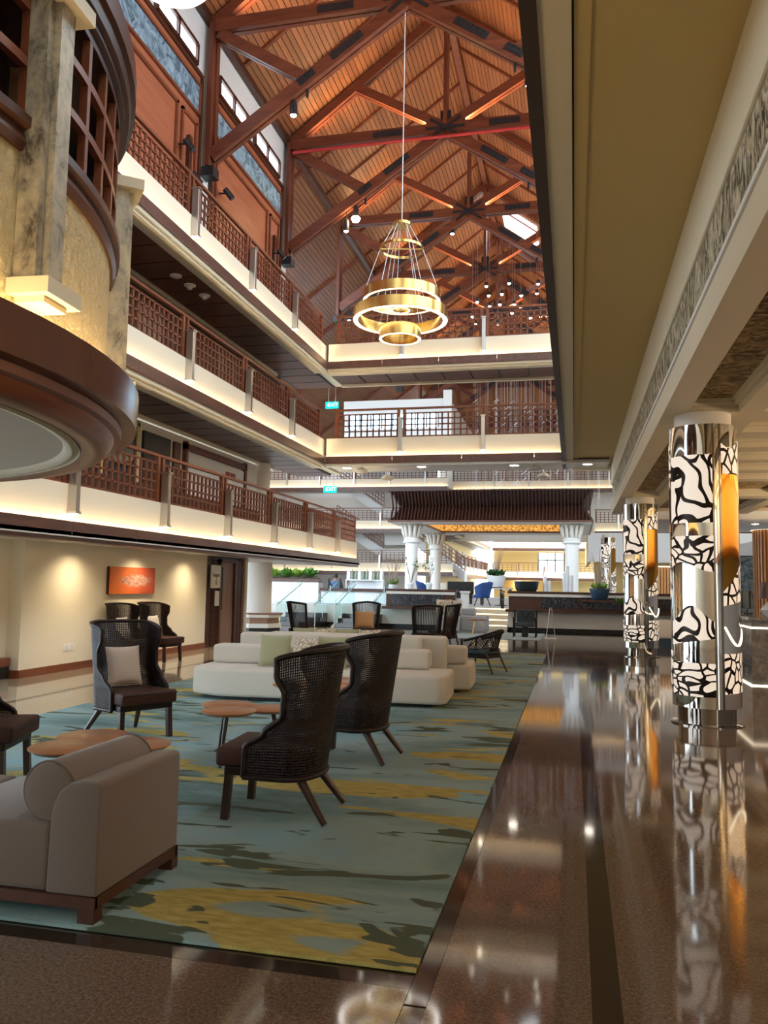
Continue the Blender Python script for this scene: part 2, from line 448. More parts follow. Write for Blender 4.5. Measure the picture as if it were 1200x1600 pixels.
MB().lathe([(.42, 0), (.42, 2.6)], 24, (-9.4, 23.0, 2.6)).build('round_column', 'offwhite', w1)
for y in (10.5, 15.5, 19.5, 22.5):
    bm_box(-9.2, -9.15, y, y+1.1, 5.6, 7.7).build('room_door', 'door_wood', w1)
# panelled bays of the top floor
TY = [18.4 + 5.85*k for k in range(-3, 8)]
n_w = 0
for k in range(-2, 2):
    y0 = 18.4 + 5.85*(k-1) + .42; y1 = y0 + 5.85 - .84
    bay = sgroup('wall_panel', None)
    bay['label'] = 'red timber panelling with carved frieze on the top floor wall'
    X = -9.25
    bm_box(X, X+.05, y0, y1, 8.6, 14.35).build('panel_board', 'red_panel', bay)
    f_ = MB()
    for a, b in ((y0-.1, y0), (y1, y1+.1)): f_.box(X, X+.1, a, b, 8.6, 14.45)
    f_.box(X, X+.1, y0, y1, 14.35, 14.47); f_.build('outer_frame', 'dark_wood', bay)
    bm_box(X+.02, X+.09, y0+.12, y1-.12, 13.36, 14.04).build('carved_frieze', 'carved_stone', bay)
    f_ = MB()
    for z in (13.28, 14.06): f_.box(X+.05, X+.12, y0+.08, y1-.08, z, z+.07)
    for y in (y0+.05, y1-.12): f_.box(X+.05, X+.12, y, y+.07, 13.28, 14.13)
    f_.build('frieze_frame', 'red_wood', bay)
    for a, b in ((y0+.15, y1-1.15), (y1-.95, y1-.15)):
        f_ = MB(); z0, z1 = 9.0, 13.05
        for z in (z0, z1-.08, ): f_.box(X+.05, X+.11, a, b, z, z+.08)
        for y in (a, b-.08): f_.box(X+.05, X+.11, y, y+.08, z0, z1)
        f_.build('moulding', 'red_wood', bay)
    bm_box(X+.05, X+.14, y1-.62, y1-.46, 9.6, 12.5).build('slot_bar', 'dark_wood', bay)
    for a, b in ((y0+.25, y0+2.15), (y0+2.75, y1-.25)):
        n_w += 1
        w = sgroup('window_%d' % n_w, 'small clerestory window with timber frame')
        f_ = MB()
        for z in (14.58, 15.08): f_.box(X, X+.1, a, b, z-.05, z+.05)
        for y in (a, (a+b)/2, b): f_.box(X, X+.1, y-.045, y+.045, 14.55, 15.1)
        f_.build('window_frame', 'dark_wood', w)
        for c, d in ((a, (a+b)/2), ((a+b)/2, b)):
            bm_box(X+.005, X+.03, c+.05, d-.05, 14.62, 15.04).build('pane', 'window_glow', w)

# right upper wall: tall openings put in to let ambient sky light inside
w2 = sgroup('wall_right', 'right hand wall of the atrium above the soffit')
bm_box(1.35, 1.6, -2, 25.5, 5.4, 9.2).build('plaster', 'white', w2)
bm_box(1.35, 1.6, -2, 25.5, 14.6, 16.3).build('plaster', 'white', w2)
for y in TY[:5]: bm_box(1.35, 1.6, y-.5, y+.5, 9.2, 14.6).build('pier', 'white', w2)

we = sgroup('wall_sky_block', 'unseen wall added behind the viewer to block the sky')
bm_box(-9.5, 10, -3.2, -3, 0, 16.3).build('plaster', 'cream', we)  # added out of view to keep sky light off the foreground
for y in (-2.5, 1.5, 5.8): bm_box(-9.3, -9.1, y, y+.5, 0, 2.27).build('facade_pier', 'cream', we)

# ---- timber roof
XL, XR, XC, ZE, ZR = -9.25, 1.45, -3.9, 16.15, 20.15
ro = sgroup('ceiling', 'pitched timber plank ceiling over the atrium')
SLOPE = atan2(ZR-ZE, XC-XL); SL = sqrt((ZR-ZE)**2 + (XC-XL)**2)
for s in (-1, 1):
    xe = XL-.3 if s < 0 else XR+.3
    ze = ZE - .3*(ZR-ZE)/(XC-XL)
    MB().add([(xe, -4, ze+.04), (XC, -4, ZR+.04), (XC, 62, ZR+.04), (xe, 62, ze+.04), (xe, -4, ze+.2), (XC, -4, ZR+.2), (XC, 62, ZR+.2), (xe, 62, ze+.2)],
             [(0,1,2,3),(7,6,5,4),(0,4,5,1),(1,5,6,2),(2,6,7,3),(3,7,4,0)]).build('roof_deck', 'dark_wood', ro, fix=True)
NP = 40; PW = SL/NP
pl_me = MB().box(0, PW-.022, 0, 5.83, -.012, .014).mesh('plank'); pl_me.materials.append(M['plank_wood'])
rest = MB()
for s in (-1, 1):
    for b in range(-3, 7):
        for i in range(NP):
            u = (i*PW + .007)
            y = 18.4 + 5.85*b + .01
            ok = (s < 0 and b in (-1, 0, 1, 2)) or (s > 0 and b in (0, 1, 2)) 
            if s < 0: P = Vector((XL + u*cos(SLOPE), y, ZE + u*sin(SLOPE)))
            else: P = Vector((XR - u*cos(SLOPE), y, ZE + u*sin(SLOPE)))
            if ok:
                o = place('plank', pl_me, ro); o.location = P + Vector((0, 5.83 if s > 0 else 0, 0))
                o.rotation_euler = (0, -SLOPE, 0) if s < 0 else (0, -SLOPE, pi)
                if s > 0: o.rotation_euler = Matrix.Rotation(pi, 3, 'Z').to_euler(); o.matrix_basis = Matrix.Translation(o.location) @ Matrix.Rotation(pi, 4, 'Z') @ Matrix.Rotation(-SLOPE, 4, 'Y')
            else:
                d = Vector((cos(SLOPE), 0, sin(SLOPE))) if s < 0 else Vector((-cos(SLOPE), 0, sin(SLOPE)))
                q = P + d*(PW-.022); n_ = Vector((-sin(SLOPE), 0, cos(SLOPE))) if s < 0 else Vector((sin(SLOPE), 0, cos(SLOPE)))
                yy = Vector((0, 5.83, 0)); n_ *= .014
                vs = [P-n_, q-n_, q-n_+yy, P-n_+yy, P+n_, q+n_, q+n_+yy, P+n_+yy]
                rest.add(vs, [(3,2,1,0),(4,5,6,7),(0,1,5,4),(1,2,6,5),(2,3,7,6),(3,0,4,7)])
o = rest.build('planks_beyond', 'plank_wood', ro); o['kind'] = 'stuff'
# rafters between the trusses, ridge and wall plates
for b in range(-2, 7):
    for q in (.33, .67):
        y = 18.4 + 5.85*(b-1+q)
        for s in (-1, 1):
            xe = XL if s < 0 else XR
            MB().beam((xe, y, ZE-.05), (XC, y, ZR-.05), .10, .12).build('rafter', 'beam_wood', ro)
MB().beam((XC, -4, ZR-.1), (XC, 62, ZR-.1), .22, .3).build('ridge_beam', 'beam_wood', ro)
for x in (XL+.12, XR-.12): MB().beam((x, -4, ZE-.06), (x, 62, ZE-.06), .18, .2).build('wall_plate', 'dark_wood', ro)
for s in (-1, 1):
    d = Vector((cos(SLOPE), 0, sin(SLOPE))) if s < 0 else Vector((-cos(SLOPE), 0, sin(SLOPE)))
    E0 = Vector((XL if s < 0 else XR, 24.6, ZE)); E1 = E0 - d*9.5; yy = Vector((0, 36, 0)); up = Vector((0, 0, .15))
    MB().add([E0, E1, E1+yy, E0+yy, E0+up, E1+up, E1+up+yy, E0+up+yy], [(0,1,2,3),(7,6,5,4),(0,4,5,1),(1,5,6,2),(2,6,7,3),(3,7,4,0)]).build('roof_deck', 'dark_wood', ro, fix=True)
    lw = MB()
    for i in range(56):
        a = E0 - d*(i*.168+.01); b = E0 - d*(i*.168+.15); n_ = Vector((0, 0, .02))
        lw.add([a-n_, b-n_, b-n_+yy, a-n_+yy, a, b, b+yy, a+yy], [(3,2,1,0),(4,5,6,7),(0,1,5,4),(1,2,6,5),(2,3,7,6),(3,0,4,7)])
    o = lw.build('planks_below_eaves', 'plank_wood', ro); o['kind'] = 'stuff'
    for b in range(9):
        y = 26 + 3.9*b
        p = E0-Vector((0, 0, .08)); q = E1-Vector((0, 0, .08)); p.y = q.y = y
        MB().beam(p, q, .14, .18).build('rafter', 'beam_wood', ro)
bm_box(1.35, 14, 62.2, 62.4, 5, 11.6).build('far_wall', 'white', ro); bm_box(-10.2, 1.35, 62.2, 62.4, 5, 11.6).build('far_wall', 'offwhite', ro)
# end gable and hip of the far hall
eg = sgroup('wall_back', 'far white gable wall with strip window')
bm_box(-24, -10.2, 61, 61.3, 5, 13.0).build('plaster', 'white', eg)
bm_box(-24, -10.2, 61, 61.3, 14.9, 17).build('plaster', 'white', eg)
bm_box(-11.2, -10.2, 60.8, 61.4, 5, 17).build('pier', 'white', eg)
hp = sgroup('ceiling_far', 'sloping plank ceiling of the far hall')
MB().add([(-10.2, 62, 11.5), (14, 62, 11.5), (14, 49, 21.5), (-10.2, 49, 21.5)], [(0,1,2,3)]).add(
    [(-24, 62, 16.8), (-9.4, 62, 16.8), (-9.4, 30, 19), (-24, 30, 19)], [(0,1,2,3)]).build('plank_slope', 'plank_wood', hp)
for i in range(13):
    x = -9.4 + i*1.3
    MB().beam((x, 61.8, 11.5), (x, 49, 21.3), .2, .26).build('hip_rafter', 'beam_wood' if i % 2 else 'door_wood', hp)
for z in (13.4, 15.6): MB().beam((-10.2, 62-(z-11.5)*1.3-.3, z), (9, 62-(z-11.5)*1.3-.3, z), .2, .3).build('purlin', 'beam_wood', hp)
for i in range(4): MB().beam((-21+3*i, 60.6, 13+.2), (-19.5+3.2*i, 60.6, 17), .35, .35).build('slanting_beam', 'beam_wood' if i % 2 else 'offwhite', hp)
wf = sgroup('window_20', 'bright strip window in the far gable wall')
fr = MB()
for i in range(9): fr.box(-21+i*1.22-.05, -21+i*1.22+.05, 60.95, 61.05, 13.0, 14.9)
fr.box(-21, -11.2, 60.95, 61.05, 14.35, 14.45); fr.build('window_frame', 'blue_pot', wf)
for i in range(8): bm_box(-21+i*1.22+.05, -21+(i+1)*1.22-.05, 61.1, 61.14, 13.0, 14.9).build('pane', 'window_glow', wf)
cw = sgroup('wall_clerestory', 'white clerestory wall of the side wing beyond the bridges')
for x0, x1, z0_, z1_ in ((-12.2, -6.4, 8.4, 9.95), (-12.2, -6.4, 10.7, 11.5), (-7.0, -6.4, 9.95, 10.7), (-12.2, -11.9, 9.95, 10.7)): bm_box(x0, x1, 42, 42.25, z0_, z1_).build('plaster', 'white', cw)
bm_box(-6.65, -6.4, 42.25, 55.8, 9.5, 11.5).build('plaster', 'white', cw); bm_box(-6.7, -6.25, 41.8, 42.0, 8.4, 11.9).build('pier', 'white', cw)
wf2 = sgroup('window_23', 'bright blue white strip window of the side wing')
fr = MB()
for i in range(9): fr.box(-11.9+i*.6125-.03, -11.9+i*.6125+.03, 41.98, 42.06, 9.95, 10.7)
fr.box(-11.9, -7.0, 41.98, 42.06, 10.42, 10.47); fr.build('window_frame', 'blue_pot', wf2)
for i in range(8): bm_box(-11.9+i*.6125+.03, -11.9+(i+1)*.6125-.03, 42.08, 42.12, 9.95, 10.7).build('pane', 'sky_glow', wf2)
# glowing strips on the right slope stand in for a brightly lit cross gable
dg = sgroup('window_21', 'glowing strips for a lit louvred gable in the roof slope')
for i in range(6):
    u0 = SL*.58 + i*.36; 
    a = Vector((XR - u0*cos(SLOPE), 37.4, ZE + u0*sin(SLOPE) - .06)); b_ = Vector((XR - (u0+.32)*cos(SLOPE), 37.4, ZE + (u0+.32)*sin(SLOPE) - .06))
    yy = Vector((0, 3.6, 0)); dn = Vector((0, 0, .03))
    MB().add([a, b_, b_+yy, a+yy, a+dn, b_+dn, b_+dn+yy, a+dn+yy], [(0,1,2,3),(7,6,5,4),(0,4,5,1),(1,5,6,2),(2,6,7,3),(3,7,4,0)]).build('pane', 'window_glow', dg)

# ---- right soffit, frieze beam and coffered ceiling
cr = sgroup('ceiling_right', 'ochre soffit beside the atrium opening')
bm_box(-.33, -.22, -2, 25.5, 5.27, 5.75).build('opening_trim', 'dark_trim', cr)
bm_box(-.22, -.005, -2, 25.5, 5.30, 5.8).build('edge_strip', 'trim_cream', cr)
bm_box(.01, .12, -2, 25.3, 5.335, 5.8).build('reveal', 'ceil_cream', cr)
bm_box(.12, 1.12, -2, 25.3, 5.36, 5.8).build('soffit', 'ceil_cream', cr)
bm_box(-.005, .01, -2, 25.5, 5.38, 5.8).build('shadow_gap', 'black', cr)
bm_box(.0, 1.12, 25.3, 25.55, 5.2, 5.8).build('edge_strip', 'trim_cream', cr)
tb = sgroup('trim_1', 'beam with marbled frieze above the mirrored columns')
bm_box(1.10, 1.35, -2, 25.3, 4.72, 5.36).build('upper_moulding', 'trim_cream', tb, .02)
bm_box(1.13, 1.35, -2, 25.3, 4.22, 4.72).build('marbled_frieze', 'frieze_paper', tb)
MB().box(1.08, 1.35, -2, 25.3, 4.15, 4.19).box(1.095, 1.35, -2, 25.3, 4.19, 4.23).build('bead', 'white', tb)
bm_box(1.10, 1.39, -2, 25.3, 3.85, 4.15).build('beam_face', 'trim_cream', tb)
cf = sgroup('ceiling_coffered', 'coffered ceiling over the reception with marbled panels')
XS = [1.39, 2.0, 2.28, 4.6, 4.9, 7.2, 7.5, 9.8]
YS = [-2.0, .25, 1.0, 5.55, 6.1, 10.7, 11.3, 12.1, 12.5, 13.4, 13.8, 14.7, 15.1, 16.0, 16.4, 17.3, 17.7, 20.5, 21.1, 25.3]
bm_box(1.39, 10, -2, 25.3, 4.25, 4.4).build('ceiling_deck', 'trim_cream', cf)
for i in range(1, len(XS)-1, 2): bm_box(XS[i], XS[i+1], -2, 25.3, 3.85, 4.25).build('coffer_rib', 'trim_cream', cf)
for i in range(0, len(XS)-1, 2):
    ys = YS if i else [-2.0, .25, 1.0, 10.7, 11.3, 20.5, 21.1, 25.3]
    for j in range(1, len(ys)-1, 2): bm_box(XS[i], XS[i+1], ys[j], ys[j+1], 3.85, 4.25).build('coffer_rib', 'trim_cream', cf)
    for j in range(0, len(ys)-1, 2):
        bm_box(XS[i]+.06, XS[i+1]-.06, ys[j]+.06, ys[j+1]-.06, 4.02, 4.06).build('coffer_panel', 'coffer_paper', cf)
        f_ = MB(); a, b, c, d = XS[i], XS[i+1], ys[j], ys[j+1]
        for w_, z0, z1 in ((.05, 3.93, 3.98), (.09, 3.98, 4.04)):
            f_.box(a, a+w_, c, d, z0, z1).box(b-w_, b, c, d, z0, z1).box(a, b, c, c+w_, z0, z1).box(a, b, d-w_, d, z0, z1)
        f_.build('coffer_moulding', 'trim_cream', cf)

# ================================================================== BALCONIES
class Run:
    """places parts along a straight balcony: u along the edge, v outward, w up"""
    def __init__(s, p0, p1, out):
        s.p0 = Vector((*p0, 0)); d = Vector((*p1, 0)) - s.p0; s.L = d.length; s.d = d.normalized(); s.o = Vector((*out, 0))
    def P(s, u, v, w): return s.p0 + s.d*u + s.o*v + Vector((0, 0, w))
    def box(s, mb, u0, u1, v0, v1, w0, w1):
        vs = [s.P(u, v, w) for w in (w0, w1) for (u, v) in ((u0, v0), (u1, v0), (u1, v1), (u0, v1))]
        return mb.add(vs, [(3,2,1,0),(4,5,6,7),(0,1,5,4),(1,2,6,5),(2,3,7,6),(3,0,4,7)])

def balcony(label, p0, p1, out, zc, brackets, depth=1.75, soffit='panels', seg=1.95, u_rail=(0, None), cell=.19, far=False, cove=True, name='balcony', mitre=(0, 0), group=None, tail=0, corn=None):
    r = Run(p0, p1, out); Lg = r.L
    t = thing(name, label, 'balcony', (0, 0, 0), 0, group)
    m0, m1 = mitre
    fix = True
    r.box(MB(), 0-m0*.12, Lg+m1*.12, -.27, -.12, zc-.12, zc+.585).build('fascia', 'fascia', t, fix=fix)
    # ledge trough in separate boards
    n = max(1, round(Lg/seg)) if not far else 1
    for i in range(n):
        a, b = Lg*i/n + .003, Lg*(i+1)/n - .003
        mb = MB(); r.box(mb, a, b, -.12, 0, zc-.22, zc-.10); r.box(mb, a, b, -.03, 0, zc-.10, zc)
        mb.build('ledge_board', 'ledge_wood', t, fix=fix)
    if cove: r.box(MB(), .1, Lg-.1, -.105, -.075, zc-.10, zc-.085).build('cove_light', 'led_warm', t, fix=fix)
    mb = MB(); r.box(mb, 0, Lg+tail, -.30, -.05, zc-.30, zc-.22); 
    if soffit == 'panels': r.box(mb, 0, Lg, -.40, -.11, zc-.36, zc-.30)
    mb.build('cornice', corn or ('trim_cream' if soffit == 'panels' else 'ledge_wood'), t, fix=fix)
    r.box(MB(), 0, Lg+tail, -depth, -.27, zc-.25, zc-.02).build('walkway_slab', 'offwhite', t, fix=fix)
    if soffit == 'panels':
        LT = Lg+tail; n = max(2, round(LT/(.85 if not far else 3)))
        for i in range(n):
            a, b = LT*i/n+.025, LT*(i+1)/n-.025
            r.box(MB(), a, b, -depth+.15, -.40, zc-.33, zc-.30).build('soffit_panel', 'soffit_wood', t, fix=fix)
        r.box(MB(), 0, Lg+tail, -depth, -.40, zc-.30, zc-.25).build('soffit_backing', 'black', t, fix=fix)
        r.box(MB(), 0, Lg, -depth-.02, -depth+.12, zc-.40, zc-.25).build('inner_cornice', 'trim_cream', t, fix=fix)
    # railing
    u0 = u_rail[0]; u1 = Lg if u_rail[1] is None else u_rail[1]
    zt = zc + 1.51; zb = zc + .62; V = -.2
    r.box(MB(), u0, u1, V-.045, V+.045, zt-.06, zt).build('handrail', 'red_wood', t, .012 if not far else 0, fix=fix)
    stops = [u0] + [b for b in brackets if u0+.3 < b < u1-.3] + [u1]
    pm = None
    for b in stops:
        for e in (-.09, .09):
            if (b == u0 and e < 0) or (b == u1 and e > 0): continue
            if far and e < 0: continue
            r.box(MB(), b+e-.04, b+e+.04, V-.04, V+.04, zc+.585, zt-.06).build('rail_post', 'red_wood', t, fix=fix)
    for a, b in zip(stops[:-1], stops[1:]):
        a += .13; b -= .13
        if b-a < .3: continue
        mb = MB(); k = max(2, round((b-a)/cell)); th = .022
        for i in range(k+1):
            u = a+(b-a)*i/k; r.box(mb, u-th, u+th, V-.02, V+.02, zb, zt-.17)
        for w in [zb] + [zb+(zt-.18-zb)*q/4 for q in (1, 2, 3, 4)]:
            r.box(mb, a, b, V-.02, V+.02, w-.017 if w > zb else w-.03, w+.018)
        mb.build('lattice_panel', 'red_wood', t)
    for b in brackets:
        mb = MB(); r.box(mb, b-.055, b+.055, -.12, .03, zc+.16, zc+1.13)
        o = mb.build('bracket_post', 'steel', t, .006 if not far else 0, fix=fix)
        if not far:
            mb = MB(); r.box(mb, b-.07, b+.07, -.13, .05, zc+1.13, zc+1.17); mb.build('bracket_cap', 'steel', o, fix=fix); mb = MB(); r.box(mb, b-.07, b+.07, -.13, .05, zc+.12, zc+.16); mb.build('bracket_foot', 'steel', o, fix=fix)
            mb = MB(); r.box(mb, b-.04, b+.04, -.1, .02, zc+.105, zc+.12); mb.build('bracket_lamp', 'downlight', o, fix=fix)
    return t

XB = -7.5
Z1, Z2, Z3 = 2.52, 5.53, 8.53
L1B = [8.2, 11.11, 14.01, 16.91, 19.8, 22.7, 25.6]
Y0 = 7.2
balcony('lowest cream balcony with lattice railing above the painting wall', (XB, Y0), (XB, 28.3), (1, 0), Z1, [y-Y0 for y in L1B], soffit='plain')
U = [8.66, 11.72, 14.78, 17.84, 20.92]
balcony('middle cream balcony with lattice railing along the left of the atrium', (XB, Y0), (XB, 23.85), (1, 0), Z2, [y-Y0 for y in U], tail=2.0, mitre=(0, 2.2))
balcony('top cream balcony with lattice railing below the red wall panels', (XB, Y0), (XB, 23.85), (1, 0), Z3, [y-Y0 for y in U], tail=2.0, mitre=(0, 2.2))
balcony('lower bridge with lattice railing crossing the end of the atrium', (XB, 23.85), (1.0, 23.85), (0, -1), Z2, [2.36, 4.88], name='bridge', u_rail=(.2, None), soffit='plain', corn='offwhite')['category'] = 'bridge'
balcony('upper bridge with lattice railing crossing behind the ring chandelier', (XB, 23.85), (1.3, 23.85), (0, -1), Z3, [2.36, 4.88], name='bridge', u_rail=(.2, None))['category'] = 'bridge'

# ================================================================== ROOF TRUSSES
def make_truss(label):
    t = thing('roof_truss', label, 'truss', (0, 18.4, 0), 0, 'timber roof trusses')
    a, b, c, zt = XL+.2, XR-.2, XC, 15.95
    # every main member is a pair of timbers with a narrow slot between
    def mem(name, p, q, w=.30, h=.34, mt='beam_wood'):
        p = Vector(p); q = Vector(q); mb = MB()
        off = Vector((0, w*.29, 0)); d = (q-p).normalized()
        mb.beam(p-off, q-off, w*.42, h).beam(p+off, q+off, w*.42, h)
        u = d.cross(Vector((0, 1, 0))).normalized()
        for s in (0, .36, .72): 
            mb.beam(p+(q-p)*(s+.02), p+(q-p)*(s+.24), w*.2, h*.8)
        return mb.build(name, mt, t)
    for x in (a, b): 
        o = mem('wall_post', (x, 0, 12.15), (x, 0, 16.2), .28, .28, 'beam_wood_z')
        MB().box(x-.17, x+.17, -.17, .17, 11.9, 12.15).build('post_shoe', 'black_steel', o)
    mem('tie_beam', (a, 0, zt), (b, 0, zt))
    mem('king_post', (c, 0, zt), (c, 0, ZR-.35), .28, .26, 'beam_wood_z')
    for s in (-1, 1):
        e = a if s < 0 else b
        X = lambda q: c + (e-c)*q
        mem('rafter', (X(1.0), 0, ZE-.12), (c, 0, ZR-.2), .28, .28)
        mem('web_strut', (c, 0, zt+.05), (X(.56), 0, 17.65), .26, .28)
        mem('lower_brace', (X(.99), 0, 12.45), (c, 0, zt-.05), .30, .32)
        mem('short_strut', (X(.97), 0, 15.75), (X(.50), 0, 14.2), .26, .28)
        # bolted steel plates
        for (p, q, l) in (((X(.36), zt), (1, 0), .95), ((X(.30), 14.9), ((X(.99)-c), -3.5), .95), ((X(.50), 14.2), ((X(.99)-c), -3.5), .5)):
            d = Vector((q[0], 0, q[1])).normalized(); m0 = Vector((p[0], 0, p[1]))
            pl = MB().beam(m0-d*l/2, m0+d*l/2, .33, .20).build('steel_plate', 'black_steel', t)
            bo = MB()
            for i in range(5):
                for z in (-.06, .06):
                    cc = m0 + d*(l*(i-2)/5.5) + Vector((-d.z, 0, d.x))*z
                    bo.tube([cc+Vector((0, -.19, 0)), cc+Vector((0, .19, 0))], .022, 6)
            bo.build('bolts', 'black_steel', pl)
        MB().tube([(X(.50), 0, 14.2), (X(.50), 0, 13.75)], .035, 6).build('hanger_rod', 'black_steel', t)
    st = MB()
    for k in range(7):
        d = [(1, 0), (-1, 0), (0, 1), (.78, .53), (-.78, .53), (.8, -.55), (-.8, -.55)][k]
        st.beam((c, 0, zt), (c+d[0]*.62, 0, zt+d[1]*.62), .34, .09)
    st.tube([(c, -.22, zt), (c, .22, zt)], .09, 10); st.build('node_plate', 'black_steel', t)
    return t
TR = ['roof truss carrying the ring chandelier cable', 'roof truss directly above the bridges with a red pipe', 'roof truss just beyond the bridges',
      'second roof truss beyond the bridges', 'third roof truss beyond the bridges', 'fourth roof truss beyond the bridges', 'roof truss at the far end of the hall', 'roof truss nearest the round balcony']
tr0 = make_truss(TR[0])
for k in range(1, 7): copy_tree(tr0, (0, 18.4+5.85*k, 0), 0, TR[k], 'timber roof trusses')
copy_tree(tr0, (0, 18.4-5.85, 0), 0, TR[7], 'timber roof trusses')
tag(MB().tube([(-8.9, 24.0, 15.6), (1.2, 24.0, 15.6)], .055, 8).build('sprinkler_pipe', 'red_pipe'), 'long red sprinkler pipe under a roof tie beam', 'pipe')

# pendant spotlights under the truss braces
def make_pendant():
    t = thing('pendant_spotlight', 'x', 'spotlight')
    MB().tube([(0, 0, .38), (0, 0, .75)], .015, 6).build('stem', 'black_steel', t)
    MB().lathe([(0, .38), (.07, .38), (.09, .3), (.10, .08), (.10, .0), (.085, .0), (.08, .05), (0, .05)], 16).build('housing', 'black_steel', t)
    MB().lathe([(0, .03), (.08, .03), (.06, -.02), (0, -.04)], 16).build('lamp', 'downlight', t)
    return t
pd = make_pendant()
PS = [(-6.83, 18.4, 13.32), (-6.79, 24.25, 13.32), (-7.1, 24.25, 12.9), (-4.54, 30.1, 15.15), (-8.6, 30.1, 11.95), (-7.6, 30.1, 12.6), (-8.4, 35.95, 12.1), (-1.0, 18.4, 13.35)]
PL_ = ['black pendant spotlight under the brace of the chandelier truss', 'glowing pendant spotlight under the bridge truss brace', 'short black spotlight hanging under the glowing one',
       'black pendant spotlight near the roof centre past the bridge', 'black pendant spotlight beside the far left roof wall', 'black spotlight hanging further along the left roof wall', 'furthest black spotlight along the left roof wall', 'black pendant spotlight near the right soffit']
for i, (p, l) in enumerate(zip(PS, PL_)):
    if i == 0: pd.location = p; pd['label'] = l; pd['group'] = 'pendant spotlights in the roof'; o = pd
    else: o = copy_tree(pd, p, 0, l, 'pendant spotlights in the roof')
    if i == 1: MB().lathe([(0, -.16), (.1, -.12), (.15, -.02), (.1, .04), (0, .05)], 16).build('bare_bulb', 'bulb', o)
# small wall spotlights on the top wall
for i, (y, z) in enumerate(((16.9, 12.0), (19.2, 11.9), (23.2, 11.9), (17.35, 11.4))):
    t = thing('wall_spotlight', ['dark wall spotlight before the chandelier truss post', 'dark wall spotlight just past the chandelier truss post', 'dark wall spotlight next to the bridge truss post', 'low dark wall spotlight under its neighbour by the chandelier truss post'][i], 'spotlight', (-9.15, y, z), 0, 'wall spotlights of the top floor')
    MB().tube([(0, 0, 0), (.22, 0, -.02)], .025, 8).build('arm', 'black_steel', t)
    MB().tube([(.16, 0, .1), (.34, .1, -.14)], .08, 12).build('housing', 'black_steel', t)

# ================================================================== RING CHANDELIER
ch = thing('ring_chandelier', 'brass ring chandelier with white glowing hoops on a long cable', 'chandelier', (-4.0, 18.4, 0))
def ring(name, R, z, h, wdt, c=(0, 0)):
    o = MB().lathe([(R, z), (R, z+h), (R-.03, z+h), (R-.03, z+.02)], 56, (c[0], c[1], 0)).build(name, 'brass', ch)
    i = MB().lathe([(R-wdt, z), (R-wdt, z+h), (R-wdt+.02, z+h), (R-wdt+.02, z+.02)], 56, (c[0], c[1], 0)).build('inner_band', 'brass', o)
    MB().lathe([(R-.005, z+.01), (R-wdt+.005, z+.01)], 56, (c[0], c[1], 0)).build('led_band', 'led_white', o)
ring('large_ring', 1.12, 7.86, .26, .11)
ring('upper_ring', .93, 8.36, .24, .07, (.0, .1))
ring('bottom_ring', .50, 7.42, .28, .07)
ring('centre_ring', .23, 8.12, .06, .05)
MB().lathe([(.50, 9.6), (.53, 9.6), (.53, 9.66), (.50, 9.66), (.50, 9.6)], 40).build('slim_hoop', 'brass', ch)
MB().lathe([(0, 10.2), (.22, 10.2), (.23, 10.26), (0, 10.28)], 32).build('canopy_plate', 'brass', ch)
MB().tube([(0, 0, 10.25), (0, 0, 15.7)], .012, 6).build('cable', 'crystal', ch)
for k in range(6):
    a = k*pi/3+.2
    MB().tube([(.2*cos(a), .2*sin(a), 10.2), (.51*cos(a), .51*sin(a), 9.63), (.9*cos(a), .9*sin(a)+.1, 8.6)], .009, 5).build('suspension_wire', 'crystal', ch)
    MB().tube([(.92*cos(a), .92*sin(a)+.1, 8.4), (1.08*cos(a), 1.08*sin(a), 8.1)], .006, 5).build('suspension_wire', 'wire', ch)
for a in (0, 2.1, 4.2): MB().tube([(.12*cos(a), .12*sin(a), 10.2), (.47*cos(a), .47*sin(a), 7.68)], .006, 5).build('suspension_wire', 'wire', ch)
MB().beam((-.5, -.1, 9.63), (.5, .1, 9.63), .03, .03).build('hoop_bar', 'brass', ch)

# white drum lamp whose lower edge shows at the top of the picture
dl = thing('drum_pendant', 'large white glowing drum pendant beside the top floor windows', 'lamp', (-6.75, 12.0, 11.86))
MB().lathe([(0, 0), (.35, .015), (.62, .07), (.68, .14), (.68, .7), (.62, .78), (0, .8)], 40).build('shade', mat('lamp_white', (.95, .93, .95), .5, 0, (1, .95, .97), 1.1), dl)
MB().tube([(0, 0, .78), (0, 0, 6.1)], .012, 6).build('cable', 'black_steel', dl)

# ================================================================== ROUND BALCONY
CX, CY = -5.86, 3.26
rb = thing('round_balcony', 'round balcony drum with rough ochre plaster and dark timber lattice', 'balcony', (CX, CY, 2.55))
def rl(prof, n=96): return MB().lathe([(r, z-2.55) for r, z in prof], n)
rl([(0, 2.56), (2.95, 2.56)]).build('underside_disc', 'offwhite', rb)
rl([(2.93, 2.56), (2.95, 2.53), (2.99, 2.52), (3.0, 2.55), (3.03, 2.55), (3.04, 2.52)]).build('disc_trim', 'trim_cream', rb)
rl([(3.04, 2.53), (3.12, 2.50), (3.2, 2.51), (3.24, 2.55), (3.26, 2.59), (3.30, 2.60), (3.31, 2.645)]).build('underside_moulding', 'red_wood', rb)
rl([(3.28, 2.648), (3.40, 2.648), (3.41, 2.88), (3.385, 2.88), (3.385, 2.82), (3.2, 2.82)]).build('timber_ring', wood('ring_wood', (.085, .024, .013), (.12, .036, .02), .22, 'Z', False, 2), rb)
rl([(3.33, 2.83), (3.33, 2.845), (3.27, 2.845), (3.27, 2.83)], 64).build('cove_light', 'led_round', rb)
rl([(3.18, 2.82), (3.18, 3.76), (3.0, 3.76)]).build('plaster_drum', 'rough_plaster', rb)
